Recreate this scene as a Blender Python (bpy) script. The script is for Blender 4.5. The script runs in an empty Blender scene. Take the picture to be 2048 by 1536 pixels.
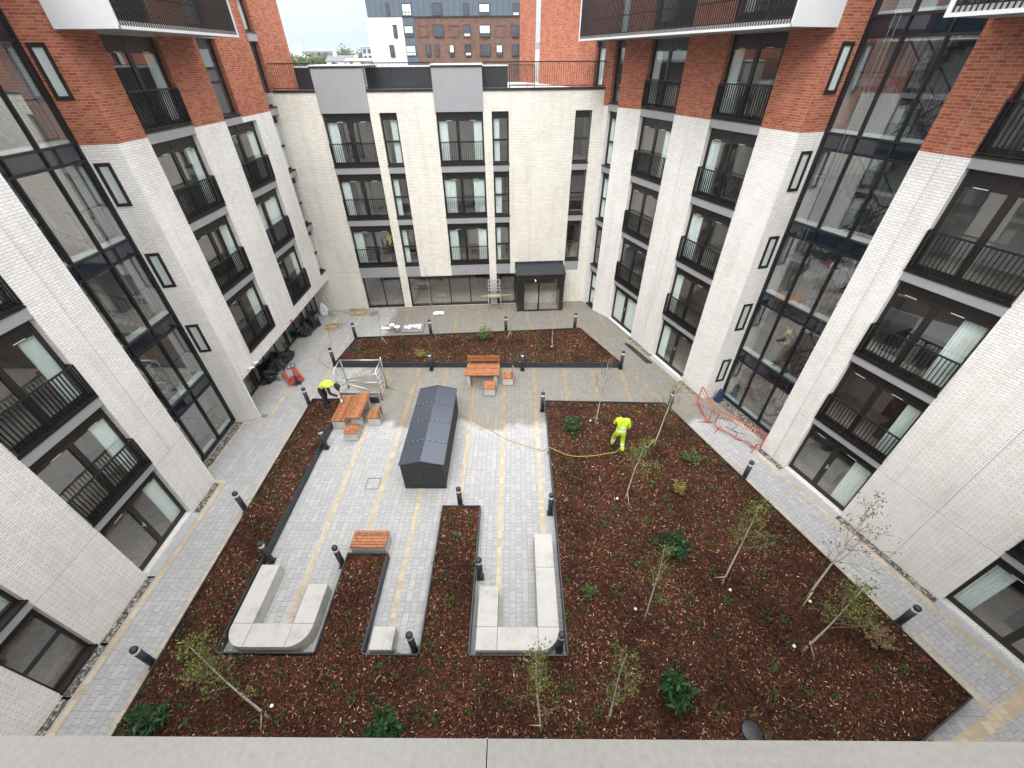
import bpy, math, random
import numpy as np
from mathutils import Vector, Matrix
R = math.radians
SC = bpy.context.scene
COL = SC.collection
# ---------------------------------------------------------------- helpers
def V(*a): return Vector(a)

class MB:
    """collects faces, links them as ONE mesh object"""
    def __init__(s): s.v = []; s.f = []; s.m = []; s.sm = []; s.uv = {}
    def face(s, pts, m=0, smooth=False):
        i = len(s.v); s.v.extend([tuple(p) for p in pts]); s.f.append(tuple(range(i, i+len(pts)))); s.m.append(m); s.sm.append(smooth)
    def box(s, a, b, m=0, F=None):
        """box between corners; F maps (s,o,z) to world"""
        x0, y0, z0 = [min(a[i], b[i]) for i in range(3)]; x1, y1, z1 = [max(a[i], b[i]) for i in range(3)]
        c = [(x0,y0,z0),(x1,y0,z0),(x1,y1,z0),(x0,y1,z0),(x0,y0,z1),(x1,y0,z1),(x1,y1,z1),(x0,y1,z1)]
        if F: c = [F(*p) for p in c]
        i = len(s.v); s.v.extend([tuple(p) for p in c])
        fl = [(0,3,2,1),(4,5,6,7),(0,1,5,4),(1,2,6,5),(2,3,7,6),(3,0,4,7)]
        if F and F.flip: fl = [q[::-1] for q in fl]
        for q in fl: s.f.append(tuple(i+k for k in q)); s.m.append(m); s.sm.append(False)
    def prism(s, poly, z0, z1, m=0, smooth=False, mtop=None):
        n = len(poly); i = len(s.v)
        s.v.extend([(p[0], p[1], z0) for p in poly]); s.v.extend([(p[0], p[1], z1) for p in poly])
        s.f.append(tuple(i+k for k in reversed(range(n)))); s.f.append(tuple(i+n+k for k in range(n)))
        s.m += [m, m if mtop is None else mtop]; s.sm += [False, False]
        for k in range(n):
            l = (k+1) % n
            s.f.append((i+k, i+l, i+n+l, i+n+k)); s.m.append(m); s.sm.append(smooth)
    def tube(s, pts, r, n=6, m=0, caps=True):
        pts = [Vector(p) for p in pts]; N = len(pts)
        rr = [r]*N if not hasattr(r, '__len__') else r
        i = len(s.v); up = None
        for k in range(N):
            t = (pts[min(k+1, N-1)]-pts[max(k-1, 0)])
            t = t.normalized() if t.length > 1e-9 else V(0, 0, 1)
            if up is None:
                up = V(0, 0, 1) if abs(t.z) < .9 else V(1, 0, 0)
            a = t.cross(up)
            if a.length < 1e-6: a = t.cross(V(1, 0, 0) if abs(t.x) < .9 else V(0, 1, 0))
            a.normalize(); b = t.cross(a).normalized(); up = -b if False else up
            for j in range(n):
                an = 2*math.pi*j/n
                s.v.append(tuple(pts[k]+(a*math.cos(an)+b*math.sin(an))*rr[k]))
        for k in range(N-1):
            for j in range(n):
                l = (j+1) % n
                s.f.append((i+k*n+j, i+k*n+l, i+(k+1)*n+l, i+(k+1)*n+j)); s.m.append(m); s.sm.append(n > 4)
        if caps:
            s.f.append(tuple(i+j for j in reversed(range(n)))); s.m.append(m); s.sm.append(False)
            s.f.append(tuple(i+(N-1)*n+j for j in range(n))); s.m.append(m); s.sm.append(False)
    def lathe(s, prof, n=20, c=(0, 0, 0), m=0):
        i = len(s.v)
        for r, z in prof:
            for j in range(n):
                an = 2*math.pi*j/n; s.v.append((c[0]+r*math.cos(an), c[1]+r*math.sin(an), c[2]+z))
        for k in range(len(prof)-1):
            for j in range(n):
                l = (j+1) % n
                s.f.append((i+k*n+j, i+k*n+l, i+(k+1)*n+l, i+(k+1)*n+j)); s.m.append(m); s.sm.append(True)
        s.f.append(tuple(i+(len(prof)-1)*n+j for j in range(n))); s.m.append(m); s.sm.append(False)
        s.f.append(tuple(i+j for j in reversed(range(n)))); s.m.append(m); s.sm.append(False)
    def ball(s, c, r, n=8, m=0, sq=(1, 1, 1)):
        i = len(s.v); k = n//2+1
        for a in range(k+1):
            th = math.pi*a/k
            for j in range(n):
                an = 2*math.pi*j/n
                s.v.append((c[0]+r*sq[0]*math.sin(th)*math.cos(an), c[1]+r*sq[1]*math.sin(th)*math.sin(an), c[2]-r*sq[2]*math.cos(th)))
        for a in range(k):
            for j in range(n):
                l = (j+1) % n
                s.f.append((i+a*n+j, i+a*n+l, i+(a+1)*n+l, i+(a+1)*n+j)); s.m.append(m); s.sm.append(True)
    def build(s, name, mats, parent=None, loc=None):
        me = bpy.data.meshes.new(name)
        off = np.zeros(3)
        p = parent
        while p is not None: off += np.array(p.location); p = p.parent
        if loc is not None: off += np.array(loc)
        vv = np.array(s.v, dtype=float).reshape(-1, 3)-off
        me.from_pydata(vv.tolist(), [], s.f)
        if not isinstance(mats, (list, tuple)): mats = [mats]
        for m in mats: me.materials.append(m)
        me.polygons.foreach_set('material_index', np.array(s.m, dtype=np.int32))
        me.polygons.foreach_set('use_smooth', np.array(s.sm, dtype=bool))
        me.update()
        boxuv(me, vv+off)
        o = bpy.data.objects.new(name, me); COL.objects.link(o)
        if parent is not None: o.parent = parent
        if loc is not None: o.location = loc
        return o

def boxuv(me, co):
    """UVMap in metres: walls (along, up), horizontal faces (x, y)"""
    nl = len(me.loops)
    uvl = me.uv_layers.new(name='UVMap')
    li = np.empty(nl, dtype=np.int32); me.loops.foreach_get('vertex_index', li)
    npoly = len(me.polygons)
    nr = np.empty(npoly*3); me.polygons.foreach_get('normal', nr); nr = nr.reshape(-1, 3)
    lt = np.empty(npoly, dtype=np.int32); me.polygons.foreach_get('loop_total', lt)
    nrl = np.repeat(nr, lt, axis=0); p = co[li]
    hor = np.abs(nrl[:, 2]) > .75
    h = np.hypot(nrl[:, 0], nrl[:, 1])+1e-9
    tx, ty = -nrl[:, 1]/h, nrl[:, 0]/h
    u = np.where(hor, p[:, 0], tx*p[:, 0]+ty*p[:, 1]); v = np.where(hor, p[:, 1], p[:, 2])
    uvl.data.foreach_set('uv', np.stack([u, v], 1).ravel())

def tag(o, label=None, cat=None, group=None, kind=None):
    if label: o['label'] = label
    if cat: o['category'] = cat
    if group: o['group'] = group
    if kind: o['kind'] = kind
    return o
def empty(name, loc=(0, 0, 0), label=None, cat=None, group=None):
    o = bpy.data.objects.new(name, None); COL.objects.link(o); o.location = loc; o.empty_display_size = .2
    return tag(o, label, cat, group)
def copy_tree(o, parent=None):
    c = o.copy(); COL.objects.link(c)
    if parent is not None: c.parent = parent
    for ch in list(o.children): copy_tree(ch, c)
    return c

# ---------------------------------------------------------------- materials
def nt(name):
    m = bpy.data.materials.new(name); m.use_nodes = True
    t = m.node_tree; b = t.nodes['Principled BSDF']
    return m, t, b
def N(t, typ, **kw):
    n = t.nodes.new(typ)
    for k, v in kw.items():
        if k in n.inputs: n.inputs[k].default_value = v
        else: setattr(n, k, v)
    return n
def L(t, a, b): t.links.new(a, b)
def math_(t, op, a, b=None, c=None, clamp=False):
    n = t.nodes.new('ShaderNodeMath'); n.operation = op; n.use_clamp = clamp
    for i, x in enumerate((a, b, c)):
        if x is None: continue
        if isinstance(x, (int, float)): n.inputs[i].default_value = x
        else: L(t, x, n.inputs[i])
    return n.outputs[0]
def mixc(t, fac, a, b, mode='MIX'):
    n = t.nodes.new('ShaderNodeMix'); n.data_type = 'RGBA'; n.blend_type = mode
    for idx, x in ((0, fac), (6, a), (7, b)):
        if isinstance(x, (int, float)): n.inputs[idx].default_value = x
        elif isinstance(x, tuple): n.inputs[idx].default_value = (*x[:3], 1)
        else: L(t, x, n.inputs[idx])
    return n.outputs[2]
def ramp(t, fac, stops, interp='LINEAR'):
    n = t.nodes.new('ShaderNodeValToRGB'); cr = n.color_ramp; cr.interpolation = interp
    while len(cr.elements) < len(stops): cr.elements.new(.5)
    for e, (p, c) in zip(cr.elements, stops): e.position = p; e.color = (*c, 1) if len(c) == 3 else c
    L(t, fac, n.inputs[0]); return n.outputs[0]
def uvn(t): return N(t, 'ShaderNodeUVMap').outputs[0]
def objc(t): return N(t, 'ShaderNodeTexCoord').outputs['Object']
def noise(t, vec, scale, detail=3, rough=.55):
    n = N(t, 'ShaderNodeTexNoise', Scale=scale, Detail=detail, Roughness=rough); L(t, vec, n.inputs['Vector']); return n.outputs['Fac']
def bump(t, h, b, strength=.3, dist=.01):
    n = N(t, 'ShaderNodeBump', Strength=strength, Distance=dist); L(t, h, n.inputs['Height']); L(t, n.outputs[0], b.inputs['Normal'])

def plain(name, col, rough=.5, metal=0., var=.12, scale=6., bmp=0., spec=.5):
    """one colour with a little dirt"""
    m, t, b = nt(name)
    f = noise(t, objc(t), scale, 4)
    lo = tuple(c*(1-var) for c in col); hi = tuple(min(1, c*(1+var)) for c in col)
    L(t, ramp(t, f, [(.3, lo), (.7, hi)]), b.inputs['Base Color'])
    b.inputs['Roughness'].default_value = rough; b.inputs['Metallic'].default_value = metal
    b.inputs['Specular IOR Level'].default_value = spec
    if bmp: bump(t, noise(t, objc(t), scale*6, 3), b, bmp, .004)
    return m

def brick(name, c1, c2, mortar, bw=.205, rh=.0655, ms=.0055, stain=.1, cvar=.5, streak=None):
    m, t, b = nt(name)
    u = uvn(t)
    br = N(t, 'ShaderNodeTexBrick', Scale=1.0)
    br.inputs['Color1'].default_value = (*c1, 1); br.inputs['Color2'].default_value = (*c2, 1); br.inputs['Mortar'].default_value = (*mortar, 1)
    br.inputs['Brick Width'].default_value = bw; br.inputs['Row Height'].default_value = rh
    br.inputs['Mortar Size'].default_value = ms; br.inputs['Mortar Smooth'].default_value = .15
    L(t, u, br.inputs['Vector'])
    n1 = noise(t, u, 18, 4); n2 = noise(t, u, .55, 5, .6)
    c = mixc(t, math_(t, 'MULTIPLY', math_(t, 'SUBTRACT', n1, .5), cvar), br.outputs['Color'], (1, 1, 1), 'OVERLAY')
    dk = ramp(t, n2, [(.3, (1-stain*2, 1-stain*2.1, 1-stain*2.3)), (.55, (1, 1, 1))])
    c = mixc(t, 1., c, dk, 'MULTIPLY')
    if streak:   # washed patches where pale mortar smears over the joints
        n3 = noise(t, u, 1.1, 6, .65)
        c = mixc(t, ramp(t, n3, [(.52, (0, 0, 0)), (.68, (.75, .75, .75))]), c, streak)
    mp = N(t, 'ShaderNodeMapping'); mp.inputs['Scale'].default_value = (3.2, .22, 1); L(t, u, mp.inputs[0])
    n4 = noise(t, mp.outputs[0], 1.0, 5, .6)
    c = mixc(t, 1., c, ramp(t, n4, [(.34, (.92, .91, .895)), (.5, (1, 1, 1)), (.7, (1.03, 1.03, 1.03))]), 'MULTIPLY')
    n5 = noise(t, u, 2.3, 5, .7)
    c = mixc(t, ramp(t, n5, [(.60, (0, 0, 0)), (.75, (.2, .2, .2))]), c, tuple(x*.8 for x in mortar))
    L(t, c, b.inputs['Base Color']); b.inputs['Roughness'].default_value = .88
    b.inputs['Specular IOR Level'].default_value = .10
    bump(t, math_(t, 'ADD', math_(t, 'SUBTRACT', 1., br.outputs['Fac']), math_(t, 'MULTIPLY', n1, .35)), b, .55, .012)
    return m

M = {}
M['white_brick'] = brick('white_brick', (.82, .808, .78), (.73, .718, .692), (.47, .46, .44), stain=.04, streak=(.73, .72, .70))
M['warm_lit_brick'] = brick('warm_lit_brick', (.80, .772, .70), (.71, .68, .61), (.40, .385, .35), stain=.04, streak=(.72, .695, .635))  # white brick with the back wall's warmer light put into its colour
M['red_brick'] = brick('red_brick', (.42, .150, .088), (.255, .072, .044), (.46, .275, .20), stain=.06, cvar=.8)
M['brown_brick'] = brick('brown_brick', (.20, .105, .08), (.13, .062, .05), (.24, .17, .14), bw=.45, rh=.15, ms=.014, stain=.1)
M['frame'] = plain('frame', (.015, .012, .010), .42, var=.15)
M['black'] = plain('black', (.007, .007, .008), .4, var=.2)
M['charcoal'] = plain('charcoal', (.020, .022, .026), .45, var=.2)
M['grey_panel'] = plain('grey_panel', (.285, .285, .30), .5, var=.05, scale=2)
M['pale_panel'] = plain('pale_panel', (.60, .605, .625), .5, var=.04, scale=1.5)
M['coping'] = plain('coping', (.138, .131, .122), .55, var=.06, scale=3, bmp=.15)
M['soffit'] = plain('soffit', (.30, .29, .27), .7, var=.08)
M['plaster'] = plain('plaster', (.86, .855, .84), .8, var=.04)
M['room_wall'] = plain('room_wall', (.55, .54, .525), .8, var=.04)
M['room_floor'] = plain('room_floor', (.34, .30, .26), .6, var=.2)
M['stair_metal'] = plain('stair_metal', (.05, .052, .058), .5, var=.2)
M['stair_tread'] = plain('stair_tread', (.17, .18, .215), .7, var=.15)
M['pale_sill'] = plain('pale_sill', (.78, .86, .84), .5, var=.04)
M['steel'] = plain('steel', (.60, .61, .62), .38, .75, var=.1)
M['white'] = plain('white', (.78, .78, .76), .45, var=.04)
M['handle'] = plain('handle', (.65, .65, .65), .3, .8, var=.05)
M['edging'] = plain('edging', (.024, .028, .036), .5, var=.25, scale=4)
M['roof_white'] = plain('roof_white', (.62, .62, .61), .8, var=.1)
M['red_paint'] = plain('red_paint', (.42, .075, .065), .45, var=.25, scale=9)
M['red_plastic'] = plain('red_plastic', (.55, .06, .05), .45, var=.12)
M['hose'] = plain('hose', (.42, .29, .07), .5, var=.15)
M['blackbag'] = plain('blackbag', (.004, .004, .005), .5, var=.3)
M['bluebag'] = plain('bluebag', (.014, .03, .09), .7, var=.3)
M['whitebag'] = plain('whitebag', (.72, .73, .76), .6, var=.1)
M['board'] = plain('board', (.21, .21, .20), .75, var=.15)
M['timber_pole'] = plain('timber_pole', (.55, .44, .22), .7, var=.15)
M['hivis'] = plain('hivis', (.47, .68, .03), .8, var=.22, scale=9, bmp=.6)
M['silver'] = plain('silver', (.72, .74, .70), .4, var=.05)
M['dark_cloth'] = plain('dark_cloth', (.016, .016, .02), .9, var=.3)
M['boot'] = plain('boot', (.02, .016, .012), .7, var=.3)
M['skin'] = plain('skin', (.52, .32, .23), .55, var=.06)
M['glove'] = plain('glove', (.62, .50, .08), .8, var=.2)
M['bark_trunk'] = plain('bark_trunk', (.56, .51, .44), .8, var=.35, scale=25)
M['grey_trunk'] = plain('grey_trunk', (.36, .315, .27), .8, var=.3, scale=25)
M['twig'] = plain('twig', (.17, .13, .105), .8, var=.3, scale=15)
M['cable'] = plain('cable', (.05, .05, .052), .6)
M['soil'] = plain('soil', (.030, .013, .008), .95, var=.4, scale=25, bmp=.5)

def concrete(name, col):
    m, t, b = nt(name); o = objc(t)
    n1 = noise(t, o, 2.2, 6, .65); n2 = noise(t, o, 30, 3)
    c = ramp(t, n1, [(.28, tuple(x*.72 for x in col)), (.5, col), (.75, tuple(min(1, x*1.08) for x in col))])
    v = N(t, 'ShaderNodeTexVoronoi', Scale=22.); L(t, o, v.inputs['Vector'])
    c = mixc(t, ramp(t, v.outputs['Distance'], [(.045, (.5, .5, .5)), (.07, (0, 0, 0))]), c, tuple(x*.45 for x in col))
    L(t, c, b.inputs['Base Color']); b.inputs['Roughness'].default_value = .85
    bump(t, n2, b, .12, .003); return m
M['concrete'] = concrete('concrete', (.45, .44, .418))

def timber():
    m, t, b = nt('timber'); u = objc(t)
    g = N(t, 'ShaderNodeObjectInfo')
    mp = N(t, 'ShaderNodeMapping'); L(t, u, mp.inputs[0]); mp.inputs['Scale'].default_value = (3, 3, 3)
    n1 = noise(t, mp.outputs[0], 3, 5, .6); n2 = noise(t, u, 16, 2)
    c = ramp(t, n1, [(.3, (.17, .055, .022)), (.5, (.31, .115, .045)), (.72, (.43, .185, .08))])
    ri = N(t, 'ShaderNodeNewGeometry').outputs['Random Per Island']
    c = mixc(t, math_(t, 'MULTIPLY', n2, .35), c, (.20, .07, .03))
    c = mixc(t, 1., c, ramp(t, ri, [(0, (.62, .58, .55)), (.5, (.95, .95, .95)), (1, (1.25, 1.3, 1.3))]), 'MULTIPLY')
    L(t, c, b.inputs['Base Color']); b.inputs['Roughness'].default_value = .55
    return m
M['timber'] = timber()
def coping_m():
    m, t, b = nt('coping_stained'); o = objc(t)
    n1 = noise(t, o, 1.6, 6, .65); n2 = noise(t, o, 140, 2); mp = N(t, 'ShaderNodeMapping'); mp.inputs['Scale'].default_value = (2., 14., 1); L(t, o, mp.inputs[0]); n3 = noise(t, mp.outputs[0], 3., 5, .7)
    c = ramp(t, n1, [(.32, (.102, .096, .088)), (.52, (.119, .113, .105)), (.72, (.130, .125, .118))])
    c = mixc(t, ramp(t, n3, [(.60, (0, 0, 0)), (.74, (.45, .45, .45))]), c, (.10, .094, .086))
    c = mixc(t, 1., c, ramp(t, n2, [(.3, (.90, .90, .90)), (.7, (1.06, 1.06, 1.06))]), 'MULTIPLY')
    v = N(t, 'ShaderNodeTexVoronoi', Scale=16.); L(t, o, v.inputs['Vector']); c = mixc(t, ramp(t, v.outputs['Distance'], [(.03, (.6, .6, .6)), (.05, (0, 0, 0))]), c, (.07, .065, .06))
    L(t, c, b.inputs['Base Color']); b.inputs['Roughness'].default_value = .6; bump(t, n2, b, .2, .001); return m
M['coping'] = coping_m()

def glass(name, tint=(.965, .99, .985), f0=.24):
    m = bpy.data.materials.new(name); m.use_nodes = True; t = m.node_tree; t.nodes.clear()
    o = N(t, 'ShaderNodeOutputMaterial'); tr = N(t, 'ShaderNodeBsdfTransparent'); gl = N(t, 'ShaderNodeBsdfGlossy')
    tr.inputs[0].default_value = (*tint, 1); gl.inputs['Roughness'].default_value = .015
    ge = N(t, 'ShaderNodeNewGeometry'); dt = N(t, 'ShaderNodeVectorMath'); dt.operation = 'DOT_PRODUCT'
    L(t, ge.outputs['Normal'], dt.inputs[0]); L(t, ge.outputs['Incoming'], dt.inputs[1])
    k5 = math_(t, 'POWER', math_(t, 'SUBTRACT', 1., math_(t, 'ABSOLUTE', dt.outputs['Value']), clamp=True), 5.)   # Schlick, same from both sides
    f = math_(t, 'ADD', f0, math_(t, 'MULTIPLY', k5, 1-f0), clamp=True)
    wv = noise(t, objc(t), .9, 1); bm = N(t, 'ShaderNodeBump', Strength=.03, Distance=.02); L(t, wv, bm.inputs['Height']); L(t, bm.outputs[0], gl.inputs['Normal'])
    mx = N(t, 'ShaderNodeMixShader'); L(t, f, mx.inputs[0]); L(t, tr.outputs[0], mx.inputs[1]); L(t, gl.outputs[0], mx.inputs[2]); L(t, mx.outputs[0], o.inputs[0])
    return m
M['glass'] = glass('glass')
def spandrel():
    m, t, b = nt('spandrel_glass'); b.inputs['Base Color'].default_value = (.008, .013, .022, 1)
    b.inputs['Roughness'].default_value = .04; b.inputs['IOR'].default_value = 1.75
    return m
M['stair_glass'] = glass('stair_glass', (.90, .97, .985), .38)
M['spandrel'] = spandrel()
def curtain_m():
    m, t, b = nt('curtain_cloth'); L(t, ramp(t, noise(t, objc(t), 3, 3), [(.3, (.80, .90, .87)), (.7, (.88, .95, .93))]), b.inputs['Base Color'])
    b.inputs['Roughness'].default_value = .9; return m
M['curtain'] = curtain_m()

def wetmask(t, u):
    """dried-out and still damp paving: an uneven tide line across the yard"""
    sp = N(t, 'ShaderNodeSeparateXYZ'); L(t, u, sp.inputs[0]); x, y = sp.outputs[0], sp.outputs[1]
    n1 = noise(t, u, .55, 5, .6)
    fy = math_(t, 'ADD', math_(t, 'SUBTRACT', y, 12.35), math_(t, 'MULTIPLY', math_(t, 'SUBTRACT', n1, .5), 3.2))
    fx = math_(t, 'ADD', math_(t, 'ADD', x, 7.2), math_(t, 'MULTIPLY', math_(t, 'SUBTRACT', n1, .5), 2.4))
    return math_(t, 'MINIMUM', fy, fx), n1, x, y
aR_ = -.37955
def paving(name, pal, bw, rh, mortar, swap=True, wet=True, rot=0.):
    m, t, b = nt(name); u = uvn(t)
    v = u
    if swap:
        mp = N(t, 'ShaderNodeMapping'); mp.inputs['Rotation'].default_value = (0, 0, R(90)+rot); L(t, u, mp.inputs[0]); v = mp.outputs[0]
    br = N(t, 'ShaderNodeTexBrick', Scale=1.0); br.squash = .42; br.squash_frequency = 2; br.offset = .37; br.offset_frequency = 2
    br.inputs['Color1'].default_value = (0, 0, 0, 1); br.inputs['Color2'].default_value = (1, 1, 1, 1); br.inputs['Mortar'].default_value = (.5, .5, .5, 1)
    br.inputs['Brick Width'].default_value = bw; br.inputs['Row Height'].default_value = rh; br.inputs['Mortar Size'].default_value = .006; br.inputs['Mortar Smooth'].default_value = .2
    L(t, v, br.inputs['Vector'])
    c = ramp(t, br.outputs['Color'], [(0, pal[0]), (.35, pal[1]), (.7, pal[2]), (1, pal[3])])
    n0 = noise(t, u, 9, 5, .65)
    c = mixc(t, math_(t, 'MULTIPLY', math_(t, 'SUBTRACT', n0, .5), .9), c, (1, 1, 1), 'OVERLAY')
    c = mixc(t, br.outputs['Fac'], c, mortar)
    rough = .82
    if wet:
        f, n1, x, y = wetmask(t, u)
        w = math_(t, 'MULTIPLY', math_(t, 'ADD', f, .15), 3.2, clamp=True)
        # spilt water patches on the dry side
        n5 = noise(t, u, .8, 3, .5)
        w2 = math_(t, 'MULTIPLY', math_(t, 'MULTIPLY', math_(t, 'SUBTRACT', n5, .64), 14., clamp=True), math_(t, 'MULTIPLY', math_(t, 'SUBTRACT', y, 18.2), 2., clamp=True))
        w = math_(t, 'MAXIMUM', w, w2)
        wc = mixc(t, 1., c, (.60, .565, .50), 'MULTIPLY')
        c = mixc(t, w, c, wc)
        # cement dust left along the tide line
        band = math_(t, 'SUBTRACT', 1., math_(t, 'MULTIPLY', math_(t, 'ABSOLUTE', math_(t, 'ADD', f, .25)), 1.6), clamp=True)
        d = math_(t, 'MULTIPLY', band, ramp(t, noise(t, u, 5, 4, .7), [(.45, (0, 0, 0)), (.65, (.4, .4, .4))]))
        c = mixc(t, d, c, (.52, .51, .485))
        # scuffs and small dark dirt
        n6 = noise(t, u, 3.1, 6, .72)
        c = mixc(t, ramp(t, n6, [(.60, (0, 0, 0)), (.72, (.55, .55, .55))]), c, (.25, .235, .215))
        rr = math_(t, 'SUBTRACT', .85, math_(t, 'MULTIPLY', w, .3)); L(t, rr, b.inputs['Roughness'])
    else: b.inputs['Roughness'].default_value = rough
    L(t, c, b.inputs['Base Color']); b.inputs['Specular IOR Level'].default_value = .3
    bump(t, math_(t, 'SUBTRACT', 1., br.outputs['Fac']), b, .5, .008)
    return m
M['paving'] = paving('paving', [(.325, .327, .33), (.345, .347, .347), (.36, .362, .36), (.385, .385, .377)], .31, .18, (.225, .22, .215))
M['path_paving'] = paving('path_paving', [(.325, .327, .33), (.345, .347, .347), (.36, .362, .36), (.385, .385, .377)], .31, .18, (.225, .22, .215), rot=aR_)
M['tan_sett'] = paving('tan_sett', [(.385, .315, .225), (.43, .355, .26), (.46, .39, .29), (.49, .425, .33)], .30, .19, (.38, .33, .26))
M['slab'] = paving('slab', [(.34, .345, .365), (.355, .36, .38), (.37, .375, .39), (.385, .385, .395)], .6, .3, (.36, .36, .36), wet=False)

def gravel():
    m, t, b = nt('gravel'); o = objc(t)
    v = N(t, 'ShaderNodeTexVoronoi', Scale=17.); L(t, o, v.inputs['Vector'])
    c = mixc(t, 1., ramp(t, v.outputs['Color'], [(.2, (.10, .085, .07)), (.55, (.26, .235, .20)), (.9, (.5, .48, .44))]), ramp(t, v.outputs['Distance'], [(.3, (1, 1, 1)), (.75, (.25, .25, .25))]), 'MULTIPLY')
    L(t, c, b.inputs['Base Color']); b.inputs['Roughness'].default_value = .9
    bump(t, math_(t, 'SUBTRACT', 1., v.outputs['Distance']), b, 1., .03); return m
M['gravel'] = gravel()

def byuv(name, stops, rough=.8, trans=0., spec=.3, patch=False):
    """colour picked per face from the random u stored in the UV map"""
    m, t, b = nt(name); sp = N(t, 'ShaderNodeSeparateXYZ'); L(t, uvn(t), sp.inputs[0])
    c = ramp(t, sp.outputs[0], stops); L(t, c, b.inputs['Base Color']); b.inputs['Roughness'].default_value = rough
    b.inputs['Specular IOR Level'].default_value = spec
    if patch:
        c = mixc(t, 1., c, ramp(t, noise(t, objc(t), .8, 5, .65), [(.36, (.50, .46, .45)), (.5, (1, 1, 1)), (.68, (1.3, 1.28, 1.25))]), 'MULTIPLY'); L(t, c, b.inputs['Base Color'])
    if trans:
        out = t.nodes['Material Output']; tl = N(t, 'ShaderNodeBsdfTranslucent'); L(t, c, tl.inputs[0])
        mx = N(t, 'ShaderNodeMixShader'); mx.inputs[0].default_value = trans
        L(t, b.outputs[0], mx.inputs[1]); L(t, tl.outputs[0], mx.inputs[2]); L(t, mx.outputs[0], out.inputs[0])
    return m
M['chips'] = byuv('chips', [(0, (.016, .006, .004)), (.35, (.058, .021, .010)), (.70, (.15, .058, .029)), (.88, (.26, .12, .064)), (.955, (.44, .27, .17)), (1, (.72, .55, .40))], .9, spec=.06, patch=True)
M['leaf_birch'] = byuv('leaf_birch', [(0, (.06, .085, .018)), (.5, (.12, .16, .03)), (1, (.20, .24, .055))], .6, .25)
M['leaf_dry'] = byuv('leaf_dry', [(0, (.035, .04, .02)), (1, (.10, .11, .06))], .6, .1)
M['leaf_plug'] = byuv('leaf_plug', [(0, (.018, .036, .010)), (.6, (.042, .078, .018)), (1, (.085, .13, .032))], .65, .12)
M['leaf_laurel'] = byuv('leaf_laurel', [(0, (.010, .030, .012)), (.6, (.025, .068, .024)), (1, (.07, .14, .05))], .35, .08)
M['leaf_mid'] = byuv('leaf_mid', [(0, (.03, .06, .015)), (.6, (.07, .13, .03)), (1, (.15, .21, .06))], .5, .15)
M['leaf_gold'] = byuv('leaf_gold', [(0, (.08, .10, .02)), (.5, (.22, .22, .05)), (1, (.48, .30, .10))], .6, .2)
M['leaf_tan'] = byuv('leaf_tan', [(0, (.09, .065, .03)), (.5, (.20, .14, .07)), (1, (.34, .26, .15))], .8, .15)
M['far_leaf'] = byuv('far_leaf', [(0, (.05, .075, .02)), (.5, (.10, .13, .035)), (1, (.17, .19, .06))], .9, .1)
# ---------------------------------------------------------------- facade frames
class Fr:
    """facade frame: s along the wall, o out of it towards the yard, z up"""
    def __init__(s, O, d, n):
        s.O = Vector((*O, 0)) if len(O) == 2 else Vector(O); s.d = Vector((*d, 0)); s.n = Vector((*n, 0))
        s.flip = s.d.cross(s.n).z < 0
    def __call__(s, a, o, z): return s.O+s.d*a+s.n*o+Vector((0, 0, z))
aR = -.37955; aB = .0699
FL = Fr((-10.72, 0), (0, 1), (1, 0))
dR = (math.sin(aR), math.cos(aR)); nR = (-math.cos(aR), math.sin(aR))
FR = Fr((nR[0]*-12.8, nR[1]*-12.8), dR, nR)
dB = (math.cos(aB), math.sin(aB)); nB = (math.sin(aB), -math.cos(aB))
FB = Fr((-nB[0]*22.95, -nB[1]*22.95), dB, nB)
# the end bay of the right block, set a little forward
FE = Fr((nR[0]*-12.46, nR[1]*-12.46), dR, nR)

def quad(mb, F, pts, m=0):
    p = [F(*q) for q in pts]
    mb.face(p[::-1] if F.flip else p, m)

def wall(mb, F, s0, s1, z0, z1, ops, depth=.2, o=0., split=10.05, mats=(0, 1), reveal=None):
    """wall sheet with rectangular openings (s0,s1,z0,z1) and their reveals"""
    S = sorted(set([s0, s1]+[min(max(x, s0), s1) for q in ops for x in q[:2]]))
    Z = sorted(set([z0, z1]+([split] if z0 < split < z1 else [])+[min(max(x, z0), z1) for q in ops for x in q[2:4]]))
    for a, b in zip(S, S[1:]):
        for c, d in zip(Z, Z[1:]):
            ms, mz = (a+b)/2, (c+d)/2
            if any(q[0] < ms < q[1] and q[2] < mz < q[3] for q in ops): continue
            # facing +o: order so the normal points out
            p = [F(a, o, c), F(a, o, d), F(b, o, d), F(b, o, c)]
            mb.face(p if not F.flip else p[::-1], mats[1] if mz > split else mats[0])
    for q in ops:
        a, b, c, d = q[:4]
        zz = [c]+([split] if c < split < d else [])+[d]
        for u, w in zip(zz, zz[1:]):
            m = mats[1] if (u+w)/2 > split else mats[0]
            for e, sg in ((a, 1), (b, -1)):
                if e <= s0 or e >= s1: pass
                p = [F(e, o, u), F(e, o-depth, u), F(e, o-depth, w), F(e, o, w)]
                mb.face(p if (sg > 0) != F.flip else p[::-1], m)
        if d < z1: quad(mb, F, [(a, o, d), (a, o-depth, d), (b, o-depth, d), (b, o, d)], mats[1] if d > split else mats[0])
        if c > z0: quad(mb, F, [(a, o, c), (b, o, c), (b, o-depth, c), (a, o-depth, c)], mats[1] if c > split else mats[0])

rnd = random.Random(11)

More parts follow.
